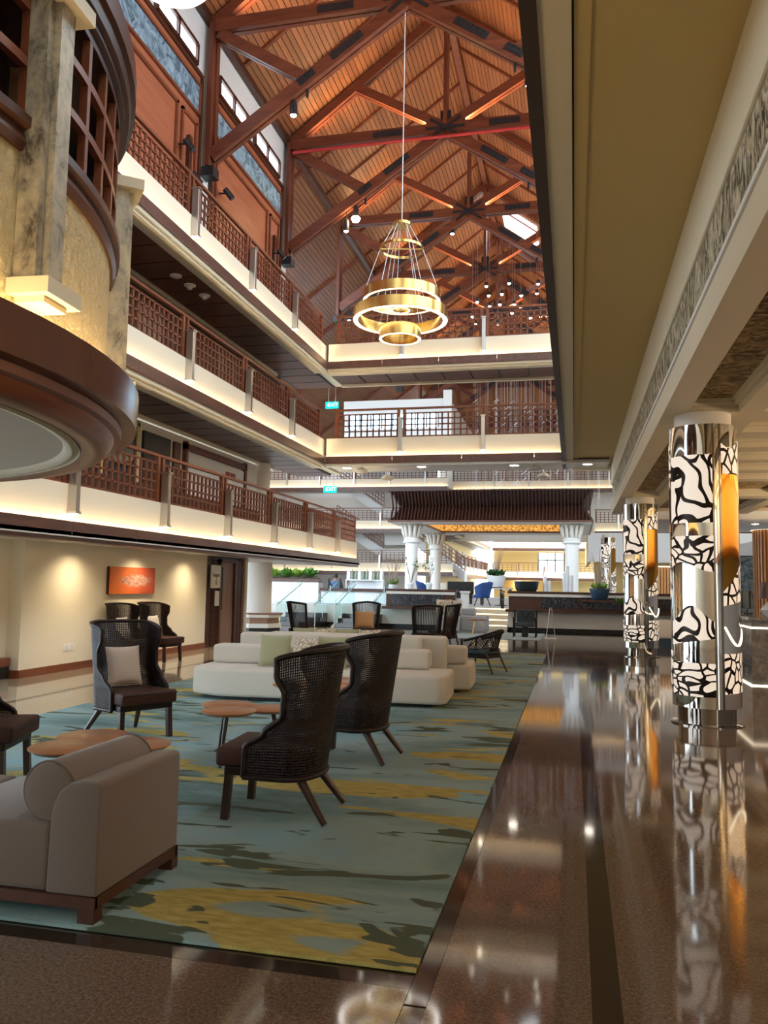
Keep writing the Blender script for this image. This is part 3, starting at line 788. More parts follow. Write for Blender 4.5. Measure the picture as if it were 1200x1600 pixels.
rl([(3.12, 3.76), (3.20, 3.76), (3.22, 3.80), (3.20, 3.86), (3.24, 3.88), (3.24, 3.93), (3.12, 3.93)]).build('bottom_rail', 'dark_wood', rb)
def hoop(z, R=3.2, w=.04, h=.05): return rl([(R, z), (R, z+h), (R-w, z+h), (R-w, z), (R, z)])
for z in (4.20, 4.50): hoop(z).build('lattice_hoop', 'red_wood', rb)
rl([(3.12, 4.78), (3.20, 4.78), (3.20, 4.84), (3.23, 4.85), (3.23, 4.89), (3.26, 4.90), (3.27, 4.97), (3.30, 4.99), (3.30, 5.15), (3.1, 5.15)]).build('top_rail', 'dark_wood', rb)
for i in range(64):
    a = 2*pi*i/64 + .035
    d = Vector((cos(a), sin(a), 0)); p = d*3.175
    MB().beam(p+Vector((0, 0, 1.36)), p+Vector((0, 0, 2.25)), .045, .045, d).build('lattice_upright', 'red_wood', rb)
rl([(2.45, 2.85), (2.45, 5.4)], 48).build('inner_wall', 'dark_wood', rb)
rl([(2.45, 2.9), (3.18, 2.9)], 48).build('inner_floor', 'dark_wood', rb)
rl([(2.4, 5.2), (3.30, 5.15)], 48).build('inner_ceiling', 'dark_wood', rb)
for i in range(9):
    a = -.5+i*.27; d = Vector((cos(a), sin(a), 0)); q_ = Vector((-sin(a), cos(a), 0))
    p = d*2.75+Vector((0, 0, 1.9)); MB().beam(p-q_*.09, p+q_*.09, .16, .5).build('inner_cabinet', 'door_wood', rb)
for i in range(10):
    a = radians(3.6 + 36*i); d = Vector((cos(a), sin(a), 0)); s = Vector((-sin(a), cos(a), 0))
    mb = MB(); p = d*3.24
    mb.beam(p+Vector((0, 0, .55)), p+Vector((0, 0, 2.02)), .22, .12, d); mb.beam(d*3.27+Vector((0, 0, .55)), d*3.27+Vector((0, 0, 2.02)), .12, .14, d)
    o = mb.build('bracket_post', 'aged_post', rb)
    mb = MB(); mb.beam(d*3.27+Vector((0, 0, 2.02)), d*3.27+Vector((0, 0, 2.10)), .30, .26, d); mb.build('bracket_cap', 'trim_cream', o); MB().beam(d*3.27+Vector((0, 0, .47)), d*3.27+Vector((0, 0, .55)), .30, .26, d).build('bracket_foot', 'trim_cream', o)
    MB().beam(d*3.27+Vector((0, 0, .44)), d*3.27+Vector((0, 0, .47)), .2, .16, d).build('bracket_lamp', 'trim_cream', o)
MB().box(-2.6, -.2, -.6, .6, 0.02, 2.4).build('support_arm', 'offwhite', rb)

# ================================================================== MIRRORED COLUMNS
def uvpatch(R, a0, a1, zf0, zf1, n=16, nz=10):
    """curved panel on the column; zf0/zf1 give the lower and upper edge as functions of 0..1 across"""
    me = bpy.data.meshes.new('patch'); vs = []; fs = []; uv = []
    for i in range(n+1):
        q = i/n; a = a0+(a1-a0)*q
        for j in range(nz+1):
            z = zf0(q)+(zf1(q)-zf0(q))*j/nz; vs.append((R*cos(a), R*sin(a), z)); uv.append((R*a, z))
    for i in range(n):
        for j in range(nz): k = i*(nz+1)+j; fs.append((k, k+nz+1, k+nz+2, k+1))
    me.from_pydata(vs, [], fs); lay = me.uv_layers.new(name='UVMap')
    for l in me.loops: lay.data[l.index].uv = uv[l.vertex_index]
    me.polygons.foreach_set('use_smooth', [True]*len(fs)); return me
def make_column(label, loc):
    t = thing('mirror_column', label, 'column', loc, 0, 'mirrored columns')
    R = .405
    MB().lathe([(0, .22), (R, .22), (R, 3.68), (0, 3.68)], 64).build('mirror_shaft', 'chrome', t)
    MB().lathe([(.43, 0), (.43, .015), (.34, .02), (.34, .22)], 48).build('recessed_base', 'dark_chrome', t)
    MB().lathe([(.0, 3.68), (.34, 3.68), (.34, 3.85), (0, 3.85)], 48).build('plaster_collar', 'offwhite', t)
    me = None
    cst = lambda v: (lambda q: v)
    # angle measured from +X; the viewer stands towards -Y
    SEAM0, SEAM1 = radians(-80), radians(-72)
    P_ = []
    for k, base in enumerate((radians(-166), radians(14))):
        a0, a1 = base, base+radians(84)
        P_ += [(a0, a1, cst(2.46), cst(3.30), 'leaf_swirl'), (a0, a1, lambda q: 1.92+.06*sin(q*5), cst(2.30), 'leaf_small'),
               (a0, a1, lambda q: .96+.1*q, lambda q: 1.35-.1*cos(q*6), 'leaf_swirl'), (a0, a1, cst(.36), cst(.76), 'leaf_small')]
        b0, b1 = base+radians(98), base+radians(176)
        P_ += [(b0, b1, cst(3.06), lambda q: 3.44-.06*sin(q*7), 'leaf_shard'), (b0, b1, cst(2.0), cst(3.06), 'gold_glass'),
               (b0, b1, lambda q: 1.45+.1*q, lambda q: 1.62+.55*q, 'leaf_shard'), (b0, b1, lambda q: .40+.02*q, cst(.88), 'leaf_shard')]
        # gold continues above the slanting mosaic
        P_ += [(b0, b1, lambda q: 1.62+.55*q if q < .69 else 2.0, cst(2.0), 'gold_glass')]
    for a0, a1, f0, f1, mt in P_:
        me = uvpatch(R+.006, a0, a1, f0, f1); me.materials.append(M[mt]); place('amber_panel' if mt == 'gold_glass' else 'mosaic_panel', me, t)
    for a in (-82, -70, 98, 110):
        a = radians(a)
        MB().beam((R*cos(a), R*sin(a), .22), (R*cos(a), R*sin(a), 3.68), .02, .02, (cos(a), sin(a), 0)).build('seam_strip', 'dark_chrome', t)
    b0 = radians(-66)
    MB().tube([((R+.01)*cos(b0+i*.055), (R+.01)*sin(b0+i*.055), 1.2-.25*sin(min(1, i/12)*pi/2)*1.2 + .0006*i*i) for i in range(22)], .009, 6).build('loop_line', 'line_glow', t)
    return t
c1 = make_column('tall mirrored column with cream mosaic leaves beside the stone counter', (1.6, 10.9, 0))
copy_tree(c1, (1.58, 20.8, 0), 0, 'mirrored mosaic column further along the frieze beam', 'mirrored columns')
copy_tree(c1, (1.9, 48, .79), 0, 'mirrored mosaic column far off behind the blue planter', 'mirrored columns')

# ================================================================== CARPETS
cp = MB().box(-6.25, -.66, 3.56, 20.42, .001, .016).build('carpet', 'carpet')
tag(cp, 'large teal and ochre patterned carpet under the lounge seating', 'carpet')
tag(MB().box(-4.3, -1.0, 25.4, 29.0, .001, .012).build('rug', 'rug_pale'), 'pale green grey rug under the grey sofa', 'rug')

# ================================================================== WINGBACK CANE CHAIRS
def interp(tab, x):
    for (a, p), (b, q) in zip(tab[:-1], tab[1:]):
        if x <= b: 
            f = (x-a)/(b-a); f = f*f*(3-2*f); return p+(q-p)*f
    return tab[-1][1]
REACH = [(.28, .50), (.50, .52), (.60, .40), (.72, .29), (.86, .30), (1.0, .38), (1.12, .40), (1.20, .38)]
def shell_pt(s, z, grow=0):
    """s in -1..1 runs round the U of the back, z is the height"""
    a = .335 + .02*(z-.3) + grow; b = .22; reach = interp(REACH, z)
    arc = b*1.75; side = max(0.0, reach-b) ; tot = arc+side
    l = abs(s)*tot; lean = -.15*(z-.28)
    if l < arc: t = l/arc*pi/2; x = a*sin(t); y = -.34-grow + b*(1-cos(t))
    else: x = a - .02*(l-arc)/.3; y = -.34 + b + (l-arc)
    return Vector((x if s >= 0 else -x, y+lean, z))
def ztop(s): return 1.17-.07*abs(s)**3
def cane_mesh():
    NU, NV = 66, 46
    mb = MB()
    mb.grid(lambda u, v: shell_pt(2*u-1, .30+(ztop(2*u-1)-.30)*v), NU, NV)
    me = mb.mesh('cane'); bm = bmesh.new(); bm.from_mesh(me)
    up = bm.faces[:]
    bmesh.ops.inset_individual(bm, faces=up, thickness=.0056)
    bmesh.ops.delete(bm, geom=up, context='FACES')
    bmesh.ops.solidify(bm, geom=bm.faces[:], thickness=.016)
    bm.to_mesh(me); bm.free(); me.materials.append(M['chair_wood']); return me
def pillow(w, h, d, nu=14):
    mb = MB()
    def fn(s):
        def g(u, v):
            x = 2*u-1; y = 2*v-1
            t = ((1-abs(x)**2.6)*(1-abs(y)**2.6))**.5 if abs(x) < 1 and abs(y) < 1 else 0
            k = 1-.06*(abs(x)*abs(y) < .5)*(1-abs(x*y))
            return (x*w/2*(1-.06*(1-y*y)), s*d/2*t, y*h/2*(1-.06*(1-x*x)))
        return g
    mb.grid(fn(1), nu, nu, True); mb.grid(fn(-1), nu, nu, True, True); return mb
CANE = cane_mesh()
def make_wing():
    t = thing('wing_chair', 'x', 'chair')
    place('cane_shell', CANE, t)
    path = [shell_pt(-1, z) for z in [.30+.02*i for i in range(int((ztop(1)-.30)/.02))]]
    path += [shell_pt(s/24, ztop(s/24)) for s in range(-24, 25)]
    path += [shell_pt(1, z) for z in reversed([.30+.02*i for i in range(int((ztop(1)-.30)/.02))])]
    MB().tube(path, .021, 8).build('shell_frame', 'chair_wood', t)
    MB().tube([shell_pt(s/20, .30) for s in range(-20, 21)], .02, 8).build('lower_rim', 'chair_wood', t)
    MB().prism([(-.19, -.24), (.19, -.24), (.29, -.06), (.30, .30), (-.30, .30), (-.29, -.06)], .30, .36).build('seat_frame', 'chair_wood', t, .01, fix=True)
    sc_ = MB().prism([(-.19, -.27), (.19, -.27), (.285, -.08), (.315, .26), (.315, .36), (-.315, .36), (-.315, .26), (-.285, -.08)], .36, .49).build('seat_cushion', 'seat_brown', t, .025, 3, fix=True)
    MB().tube([(-.316, .36, .465), (.316, .36, .465)], .006, 6).build('piping', 'chair_wood', sc_)
    for x in (-.27, .27):
        MB().beam((x, .27, .31), (x*1.03, .29, 0.003), .05, .05).build('leg', 'leg_wood', t)
        MB().tube([(x*.78, -.19, .33), (x*1.1, -.42, 0.013)], .03, 8, rs=[.034, .022]).build('leg', 'leg_wood', t)
    return t
def face(dx, dy): return atan2(dy, dx) - pi/2
wing = make_wing()
G = 'dark cane wingback chairs'
wing.location = (-2.07, 5.65, .018); wing.rotation_euler = (0, 0, face(-1, -.06)); wing['label'] = 'dark cane wingback chair turned away beside the trefoil table, closest to the sofa bolster'; wing['group'] = G
wing2 = copy_tree(wing, (-2.06, 7.57, .018), face(-1, .08), 'dark cane wingback chair right in front of the cream sofa', G)
wing3 = copy_tree(wing, (-4.52, 7.85, .018), face(.87, -.5), 'dark cane wingback chair holding a taupe cushion on the carpet', G)
wing4 = copy_tree(wing, (-4.62, 5.72, .018), face(.95, .3), 'dark cane wingback chair cut off beside the low wooden table', G)
wing5 = copy_tree(wing, (-8.30, 14.25, 0), face(1, -.12), 'cane wingback chair against the wall under the painting', G)
wing6 = copy_tree(wing, (-8.22, 15.3, 0), face(1, -.12), 'cane wingback chair by the wall next to the slatted door', G)
def cushion(label, loc, rx, rz, w=.42, h=.42, d=.15, mt='cushion_cream', group='loose cushions'):
    o = pillow(w, h, d).build('cushion', mt, None)
    o.location = loc; o.rotation_euler = (rx, 0, rz); tag(o, label, 'cushion', group)
    return o
def cush_chair(ch_, label, s=.0):
    rz = ch_.rotation_euler.z; v = Matrix.Rotation(rz, 3, 'Z') @ Vector((s, -.20, 0)); p = ch_.location
    cushion(label, (p.x+v.x, p.y+v.y, p.z+.71), radians(14), rz, .40, .42, .13)
cush_chair(wing3, 'taupe cushion on the cane chair standing on the carpet')
cush_chair(wing5, 'pale cushion on the cane chair under the painting')
cush_chair(wing6, 'pale cushion on the cane chair next to the slatted door')

# ================================================================== TREFOIL TABLES
def make_table(label, loc, R, rz, off):
    t = thing('trefoil_table', label, 'table', loc, rz, 'wooden trefoil tables')
    for k in range(3):
        a = k*2*pi/3; c = (off*cos(a), off*sin(a), 0); z = .47+.006*k
        MB().lathe([(0, z-.03), (R*.86, z-.03), (R, z-.006), (R, z), (R-.006, z+.004), (0, z+.004)], 40, c).build('table_top', 'table_wood', t)
        c2 = (off*1.15*cos(a), off*1.15*sin(a)); c3 = (off*1.55*cos(a), off*1.55*sin(a))
        MB().tube([(*c2, z-.03), (*c3, .006)], .02, 8, rs=[.022, .014]).build('leg', 'leg_wood', t)
    return t
make_table('wooden trefoil table in front of the turned away cane chair', (-2.98, 7.12, .016), .245, radians(25), .245)
make_table('wooden trefoil table next to the grey bolster sofa', (-3.30, 5.30, .016), .26, radians(10), .25)
make_table('wooden trefoil table right before the cream sofa', (-2.72, 9.1, .016), .36, radians(-20), .33)

# ================================================================== TAUPE CHAISE WITH BOLSTER
s = thing('chaise_sofa', 'taupe chaise sofa end with bolster on a red timber plinth', 'sofa', (-2.22, 3.6, .016))
# profile across x (0 = end face), extruded along y 0..0.86
prof = [(0, .12), (0, .64), (-.02, .655), (-.10, .655), (-.17, .64), (-.22, .60), (-.25, .54), (-.265, .47), (-.275, .12)]
def extr(pr, y0, y1):
    mb = MB(); n = len(pr); vs = [(x, y0, z) for x, z in pr]+[(x, y1, z) for x, z in pr]
    return mb.add(vs, [tuple(range(n)), tuple(range(n, 2*n))[::-1]]+[(i, n+i, n+(i+1) % n, (i+1) % n) for i in range(n)])
extr(prof, 0, .82).build('end_back', 'taupe', s, .012, 3, True)
MB().box(-1.05, -.265, 0, .82, .12, .44).build('seat_block', 'taupe', s, .03, 3)
MB().box(-1.9, -1.055, 0, .82, .12, .44).build('seat_block', 'taupe', s, .03, 3)
bo = MB().lathe([(0, -.40), (.06, -.405), (.135, -.385), (.145, -.36), (.145, .36), (.135, .385), (.06, .405), (0, .40)], 36).build('bolster', 'taupe', s)
bo.rotation_euler = (pi/2, 0, 0); bo.location = (-.30, .41, .585)
for z in (-.37, .37): MB().lathe([(.146+.006*cos(q*pi/4), z+.006*sin(q*pi/4)) for q in range(9)], 36).build('piping', 'taupe', bo)
MB().box(-1.9, 0, -.01, .02, .065, .12).box(-1.9, 0, .80, .83, .065, .12).box(-.03, .0, 0, .82, .065, .12).build('plinth_rail', 'dark_wood', s)
for x, y in ((-.085, -.012), (-.085, .76), (-1.9, -.012), (-1.9, .76)): MB().box(x, x+.085, y, y+.075, 0, .07).build('foot', 'dark_wood', s)

# ================================================================== CREAM TIERED SOFAS
def tier(poly, z0, z1, name, t, mt='sofa_cream'):
    return MB().prism(poly, z0, z1).build(name, mt, t, .05, 4, True)
def make_tiered(label, loc, rz):
    t = thing('tiered_sofa', label, 'sofa', loc, rz, 'cream tiered sofas')
    tier([(-1.8, .1), (-1.35, -.12), (1.72, -.06), (1.82, .08), (1.82, .98), (-1.8, .98)], .05, .43, 'seat_block', t)
    MB().box(-1.6, 1.6, .1, .9, 0, .05).build('recessed_base', 'black', t)
    tier([(-1.72, .62), (1.5, .62), (1.5, .98), (-1.72, .98)], .432, .70, 'low_back', t)
    tier([(-1.45, 1.0), (1.32, 1.0), (1.32, 1.28), (-1.45, 1.28)], .05, .86, 'high_back', t)
    return t
ts = make_tiered('cream tiered sofa facing the trefoil tables', (-3.45, 10.72, .016), radians(3))
copy_tree(ts, (-3.35, 13.32, .016), pi+radians(2), 'cream tiered sofa backing onto the other one', 'cream tiered sofas')
GC = 'cushions on the cream sofas'
cushion('plain sage cushion left of the patterned one on the cream sofa', (-4.16, 11.08, .67), radians(-16), .06, .46, .46, .16, 'cushion_green', GC)
cushion('leaf patterned cushion between two sage ones on the cream sofa', (-3.70, 10.98, .66), radians(-18), -.5, .44, .44, .15, 'cushion_pattern', GC)
cushion('plain sage cushion right of the patterned one on the cream sofa', (-3.32, 11.10, .67), radians(-16), -.05, .46, .46, .16, 'cushion_green', GC)
for i, (x, mt, l) in enumerate(((-4.35, 'cushion_green', 'sage cushion peeping over the high sofa back, furthest from the chairs'), (-4.0, 'cushion_pattern', 'patterned cushion peeping over the high sofa back beside a sage one'),
                                (-3.62, 'cushion_green', 'sage cushion peeping over the high sofa back between patterned ones'), (-3.25, 'cushion_pattern', 'patterned cushion peeping over the high sofa back near the cane chair'))):
    cushion(l, (x, 12.93, .72), radians(22), .5, .40, .40, .15, mt, GC)

# ================================================================== FURTHER CHAIRS
# cane barrel armchair
t = thing('barrel_armchair', 'dark barrel armchair with cane back at the far carpet edge', 'chair', (-1.72, 15.55, .016), face(-.93, .35))
MB().box(-.29, .29, -.27, .29, .34, .46).build('seat_cushion', 'slate_leather', t, .03, 3)
MB().box(-.30, .30, -.28, .30, .28, .34).build('seat_frame', 'chair_wood', t, .01)
def rimpt(q):
    a = (q-.5)*pi*1.15; w = abs(q-.5)*2
    return Vector((.36*sin(a), -.12-.30*cos(a)+(.22*(w**3)), .80-.20*w**1.5))
MB().tube([rimpt(i/30) for i in range(31)], .026, 8).build('arm_rail', 'chair_wood', t)
cn = MB()
for i in range(3, 28):
    p = rimpt(i/30); q = Vector((p.x*.86, p.y*.8+.02, .42)); r_ = rimpt(min(30, i+5)/30); q2 = Vector((r_.x*.86, r_.y*.8+.02, .42)); r3 = rimpt(max(0, i-5)/30); q3 = Vector((r3.x*.86, r3.y*.8+.02, .42))
    cn.tube([p, q2], .007, 5); cn.tube([p, q3], .007, 5)
cn.build('cane_back', 'chair_wood', t)
for x in (-.29, .29):
    MB().tube([(x, .27, .002), (x, .25, .62)], .022, 8, rs=[.016, .026]).build('leg', 'leg_wood', t)
    MB().tube([(x*1.05, -.40, .009), (x*.9, -.22, .42)], .024, 8, rs=[.016, .026]).build('leg', 'leg_wood', t)
# slatted high back chairs
def make_slat(label, loc, rz, cush=None):
    t = thing('slat_back_chair', label, 'chair', loc, rz, 'high slatted chairs')
    MB().box(-.31, .31, -.27, .33, .34, .47).build('seat_cushion', 'seat_brown', t, .03, 3)
    MB().box(-.30, .30, -.28, .30, .27, .34).build('seat_frame', 'chair_wood', t)
    def rim(q): 
        a = (q-.5)*pi*.95; return Vector((.36*sin(a), -.10-.26*cos(a)-.08, 1.15-.05*abs(q-.5)*2))
    MB().tube([rim(i/24) for i in range(25)], .028, 8).build('top_rail', 'chair_wood', t)
    for i in range(25):
        p = rim(i/24); q = Vector((p.x*.82, (p.y+.1)*.72-.02, .30)); w = .032 if i in (0, 24) else .012
        MB().tube([q, p], w, 6).build('back_slat', 'chair_wood', t)
    for x in (-.26, .26):
        for y in (-.3, .27): MB().tube([(x, y*.85, .3), (x*1.1, y*1.1, .009)], .025, 6).build('leg', 'leg_wood', t)
    return t
sl = make_slat('dark slatted chair seen sideways before the glass stairs', (-6.75, 20.0, 0), face(.6, .8))
sl2 = copy_tree(sl, (-5.35, 20.9, 0), face(.15, -1), 'dark slatted chair holding a tan cushion by the glass stairs', 'high slatted chairs')
sl3 = copy_tree(sl, (-3.45, 19.3, .017), face(-.35, 1), 'dark slatted chair with its back to the lounge, next to the cream sofa end', 'high slatted chairs')
sl4 = copy_tree(sl, (-3.30, 21.05, 0), face(-1, .2), 'dark slatted chair with tan cushion behind its twin', 'high slatted chairs')
cushion('tan cushion on the slatted chair by the glass stairs', (-5.34, 20.75, .70), radians(12), face(.15, -1), .52, .44, .14, 'seat_tan', 'tan cushions')
cushion('tan cushion on the slatted chair behind its twin', (-3.18, 21.03, .66), radians(12), face(-1, .2), .42, .36, .14, 'seat_tan', 'tan cushions')
# low v-back lounge chair
t = thing('lounge_chair', 'slate lounge chair with v shaped back on the pale rug', 'chair', (-1.55, 26.9, .012), face(0, -1))
MB().box(-.30, .30, -.25, .32, .33, .46).build('seat_cushion', 'slate_leather', t, .03, 3)
MB().box(-.10, .10, -.10, .14, 0, .33).build('pedestal', 'black', t)
MB().box(-.30, .30, -.34, -.27, .46, .86).build('back_panel', 'slate_leather', t, .02)
MB().beam((-.16, -.26, .82), (0, -.255, .55), .03, .03).beam((.16, -.26, .82), (0, -.255, .55), .03, .03).build('v_motif', 'chair_wood', t)
for x in (-.35, .35):
    MB().beam((x, -.36, .62), (x, .32, .60), .05, .05).build('armrest', 'chair_wood', t)
    for y in (-.34, .30): MB().beam((x, y, 0), (x, y, .86 if y < 0 else .6), .045, .045).build('leg', 'chair_wood', t)
# folding sign frame
t = thing('sign_stand', 'slim metal sign stand on the polished floor', 'stand', (-.75, 26.6, 0))
MB().tube([(-.12, 0, .02), (0, 0, .95), (.02, 0, .98), (.05, 0, .95), (.16, 0, .02)], .014, 6).build('frame', 'steel', t)
MB().box(-.2, .2, -.16, .16, 0, .02).build('foot_plate', 'paper', t)
# grey sofa with patterned cushion
t = thing('grey_sofa', 'grey upholstered corner sofa on the pale rug', 'sofa', (-3.9, 28.2, .012))
MB().box(-.75, .05, -.35, .5, .04, .55).build('seat_block', 'sofa_grey', t, .05, 3)
MB().box(.06, 1.0, .1, .6, .04, .58).build('seat_block', 'sofa_grey', t, .05, 3)
MB().box(.06, .55, .3, .6, .585, .82).build('back_block', 'sofa_grey', t, .05, 3)
MB().box(-.75, .05, .3, .52, .555, .95).build('back_block', 'sofa_grey', t, .05, 3)
cushion('patterned cushion on the grey sofa', (-4.38, 27.98, .87), radians(-10), 0, .55, .55, .16, 'cushion_pattern')
cushion('white cushion on the grey sofa', (-3.93, 28.12, .87), radians(-10), .25, .34, .5, .16, 'cushion_cream')
t = thing('side_table', 'round side table with thin legs beside the grey sofa', 'table', (-3.15, 27.3, .012))
MB().lathe([(0, .48), (.34, .48), (.36, .50), (.36, .515), (0, .52)], 28).build('table_top', 'table_wood', t)
for k in range(3): a = k*2.1; MB().tube([(.15*cos(a), .15*sin(a), .48), (.25*cos(a), .25*sin(a), .006)], .016, 6).build('leg', 'brass', t)

# ================================================================== LEFT WALL FITTINGS
t = thing('painting', 'orange abstract painting on the cream wall', 'painting', (-8.85, 15.1, 1.62))
MB().box(.002, .06, -.88, .88, -.27, .27).build('canvas_frame', 'dark_wood', t)
MB().box(.061, .065, -.88, .88, -.27, .27).build('canvas', 'painting', t)
t = thing('wall_outlet', 'double socket plate low on the cream wall', 'socket', (-8.85, 13.1, .42))
MB().box(0, .015, -.16, .16, -.06, .06).build('plate', 'paper', t); MB().box(.015, .02, -.12, -.03, -.035, .035).box(.015, .02, .03, .12, -.035, .035).build('socket_face', 'offwhite', t)
d = sgroup('door_1', 'timber door set in horizontal slats')
MB().box(-9.0, -8.95, 18.65, 21.1, 0, 2.27).build('backing', 'dark_wood', d)
MB().box(-8.95, -8.90, 19.5, 20.55, 0, 2.12).build('door_leaf', 'door_wood', d)
MB().box(-8.95, -8.84, 20.38, 20.58, 0, 2.12).build('dark_edge', 'dark_wood', d)
MB().box(-8.95, -8.83, 19.42, 19.5, 0, 2.2).box(-8.95, -8.83, 20.58, 20.66, 0, 2.2).box(-8.95, -8.83, 19.42, 20.66, 2.12, 2.2).build('door_frame', 'soffit_wood', d)
MB().box(-8.90, -8.86, 19.60, 19.64, .9, 2.0).build('handle', 'black_steel', d)
for (y0, y1) in ((18.66, 18.98), (19.06, 19.40), (20.70, 20.90), (20.95, 21.08)):
    sm = MB().box(0, .05, 0, y1-y0, 0, .022).mesh('slat'); sm.materials.append(M['soffit_wood' if y0 < 20.9 else 'red_wood'])
    for k in range(52): place('slat', sm, d, (-8.93, y0, .02+k*.043))
def text(name, body, size, loc, rot, mt, parent, depth=.002):
    c = bpy.data.curves.new(name, 'FONT'); c.body = body; c.size = size; c.align_x = 'CENTER'; c.align_y = 'CENTER'; c.extrude = depth
    tmp = bpy.data.objects.new(name, c); COL.objects.link(tmp); dg_ = bpy.context.evaluated_depsgraph_get()
    me = bpy.data.meshes.new_from_object(tmp.evaluated_get(dg_)); bpy.data.objects.remove(tmp); me.materials.clear(); me.materials.append(M[mt])
    o = place(name, me, parent, loc); o.rotation_euler = rot; return o
t = thing('door_sign', 'large white name board beside the timber door', 'sign', (-8.86, 19.15, 1.75))
MB().box(0, .03, -.27, .27, -.29, .29).build('board', 'paper', t)
text('lettering', 'Tangent', .13, (.034, 0, .04), (pi/2, 0, pi/2), 'ink', t)
MB().tube([(.034, .0, -.02), (.034, .06, -.09), (.034, .03, -.2), (.034, -.02, -.19), (.034, 0, -.1)], .004, 5).build('flourish', 'ink', t)
t = thing('notice_plate', 'small white notice under the name board', 'sign', (-8.86, 19.28, 1.20))
MB().box(0, .02, -.12, .12, -.19, .19).build('plate', 'paper', t)
# round column on a banded plinth
t = thing('plaster_column', 'round white column on a wood banded plinth', 'column', (-10.4, 26.0, 0))
MB().lathe([(.43, .55), (.43, 2.28)], 40).build('shaft', 'offwhite', t)
for z0, z1, r_, mt in ((0, .12, .78, 'black'), (.12, .26, .82, 'offwhite'), (.26, .46, .74, 'door_wood'), (.46, .56, .84, 'offwhite'), (.56, .60, .88, 'red_wood')):
    MB().lathe([(0, z0), (r_, z0), (r_, z1), (0, z1)], 8, smooth=False).build('plinth_band', mt, t)
# downlights and speakers
def downlight(label, loc, grp, r_=.09):
    t = thing('downlight', label, 'downlight', loc, 0, grp)
    MB().lathe([(r_, 0), (r_+.03, -.008), (r_+.03, .004)], 20).build('trim_ring', 'white', t); MB().lathe([(0, -.004), (r_, -.004)], 20).build('lens', 'downlight', t)
for x in (-7.0, -4.6, -1.75, .4): downlight('round downlight in the underside of the lower bridge', (x, 24.6, 5.275), 'bridge downlights', .13)
for y in (13.0, 15.2, 17.4, 26.6): 
    downlight('round downlight in the soffit under the lowest balcony', (-8.2, y, 2.278), 'soffit downlights')
    spot('wall_washer', (-8.25, y, 2.25), 60, (1, .82, .55), 130, 1.0, (-8.75, y, 0))
for i, x in enumerate((-6.45, -1.15)):
    t = thing('ceiling_speaker', ['grey dish speaker under the lower bridge, near the exit sign', 'grey dish speaker under the lower bridge, near the right soffit'][i], 'speaker', (x, 24.3+.0, 5.06), 0, 'dish speakers')
    MB().lathe([(0, 0), (.15, .01), (.21, .07), (.19, .11), (.06, .17), (0, .18)], 24).build('dish', 'offwhite', t)
    MB().tube([(0, 0, .17), (0, 0, .24)], .02, 6).build('stem', 'black_steel', t)
for i, x in enumerate((-6.1, -.95)):
    t = thing('ceiling_speaker', ['cream dish speaker past the lower bridge, near the exit sign', 'cream dish speaker past the lower bridge, near the right soffit'][i], 'speaker', (x, 26.4, 5.1), 0, 'dish speakers')
    MB().lathe([(0, 0), (.15, .01), (.22, .06), (.14, .15), (0, .22)], 24).build('dish', 'trim_cream', t)
    MB().tube([(0, 0, .2), (0, 0, 1.2)], .012, 6).build('stem', 'wire', t)
for i, (x, y) in enumerate(((-8.35, 15.54), (-8.31, 16.12), (-8.27, 16.78))):
    t = thing('smoke_detector', ['flat white disc detector under the top walkway', 'cone shaped white detector under the top walkway', 'dish shaped white detector under the top walkway'][i], 'detector', (x, y, 8.195))
    MB().lathe([(.13, 0), (.13, -.02), (.10, -.04), (0, -.045)], 20).build('base', 'offwhite', t)
    if i: MB().lathe([(.07, -.04), (.05, -.10), (0, -.11)], 16).build('sensor', 'offwhite', t)
# exit signs
def exit_sign(label, loc, rz, s=1, rod=.35):
    t = thing('exit_sign', label, 'sign', loc, rz, 'exit signs')
    MB().box(-.22*s, .22*s, -.03, .03, -.11*s, .11*s).build('sign_box', 'exit_green', t)
    text('lettering', 'EXIT', .17*s, (.04*s, -.034, 0), (pi/2, 0, 0), 'exit_white', t)
    MB().add([(-.17*s, -.034, 0), (-.12*s, -.034, .05*s), (-.12*s, -.034, -.05*s)], [(0, 1, 2)]).build('arrow', 'exit_white', t)
    MB().tube([(-.12, 0, .1*s), (-.12, 0, .1*s+rod)], .01, 5).tube([(.12, 0, .1*s), (.12, 0, .1*s+rod)], .01, 5).build('rods', 'steel', t)
exit_sign('green exit sign under the middle walkway end', (-7.85, 25.6, 4.72), 0, 1, .34)
exit_sign('green exit sign under the top walkway end', (-7.85, 25.6, 7.55), 0, 1, .5)

# ================================================================== RAISED LOUNGE BEYOND THE BRIDGES
PZ = .79
pf = sgroup('floor_raised', 'raised lounge floor with pale front and dark recessed base')
MB().box(-16, -3.75, 30.7, 60, .12, PZ).box(-2.4, 9.5, 30.7, 60, .12, PZ).box(-3.75, -2.4, 31.9, 60, .12, PZ).build('platform', 'offwhite', pf)
MB().box(-16, -3.9, 30.9, 59, 0, .12).box(-2.3, 9.4, 30.9, 59, 0, .12).build('recessed_base', 'black', pf)
MB().box(-16, 9.5, 32.0, 60, PZ, PZ+.012).build('lounge_carpet', 'sofa_grey', pf)
stp = thing('lit_steps', 'short flight of cream steps with glowing risers up to the lounge', 'steps', (-3.08, 30.7, 0))
for k in range(4):
    MB().box(-.66, .66, .0+k*.32, 1.25, k*.197, (k+1)*.197-.012).build('step', 'cream', stp)
    MB().box(-.66, .66, -.02+k*.32, 1.2, (k+1)*.197-.012, (k+1)*.197).build('tread', 'trim_cream', stp)
    MB().box(-.64, .64, -.012+k*.32, -.004+k*.32, (k+1)*.197-.05, (k+1)*.197-.02).build('riser_light', 'line_glow', stp)
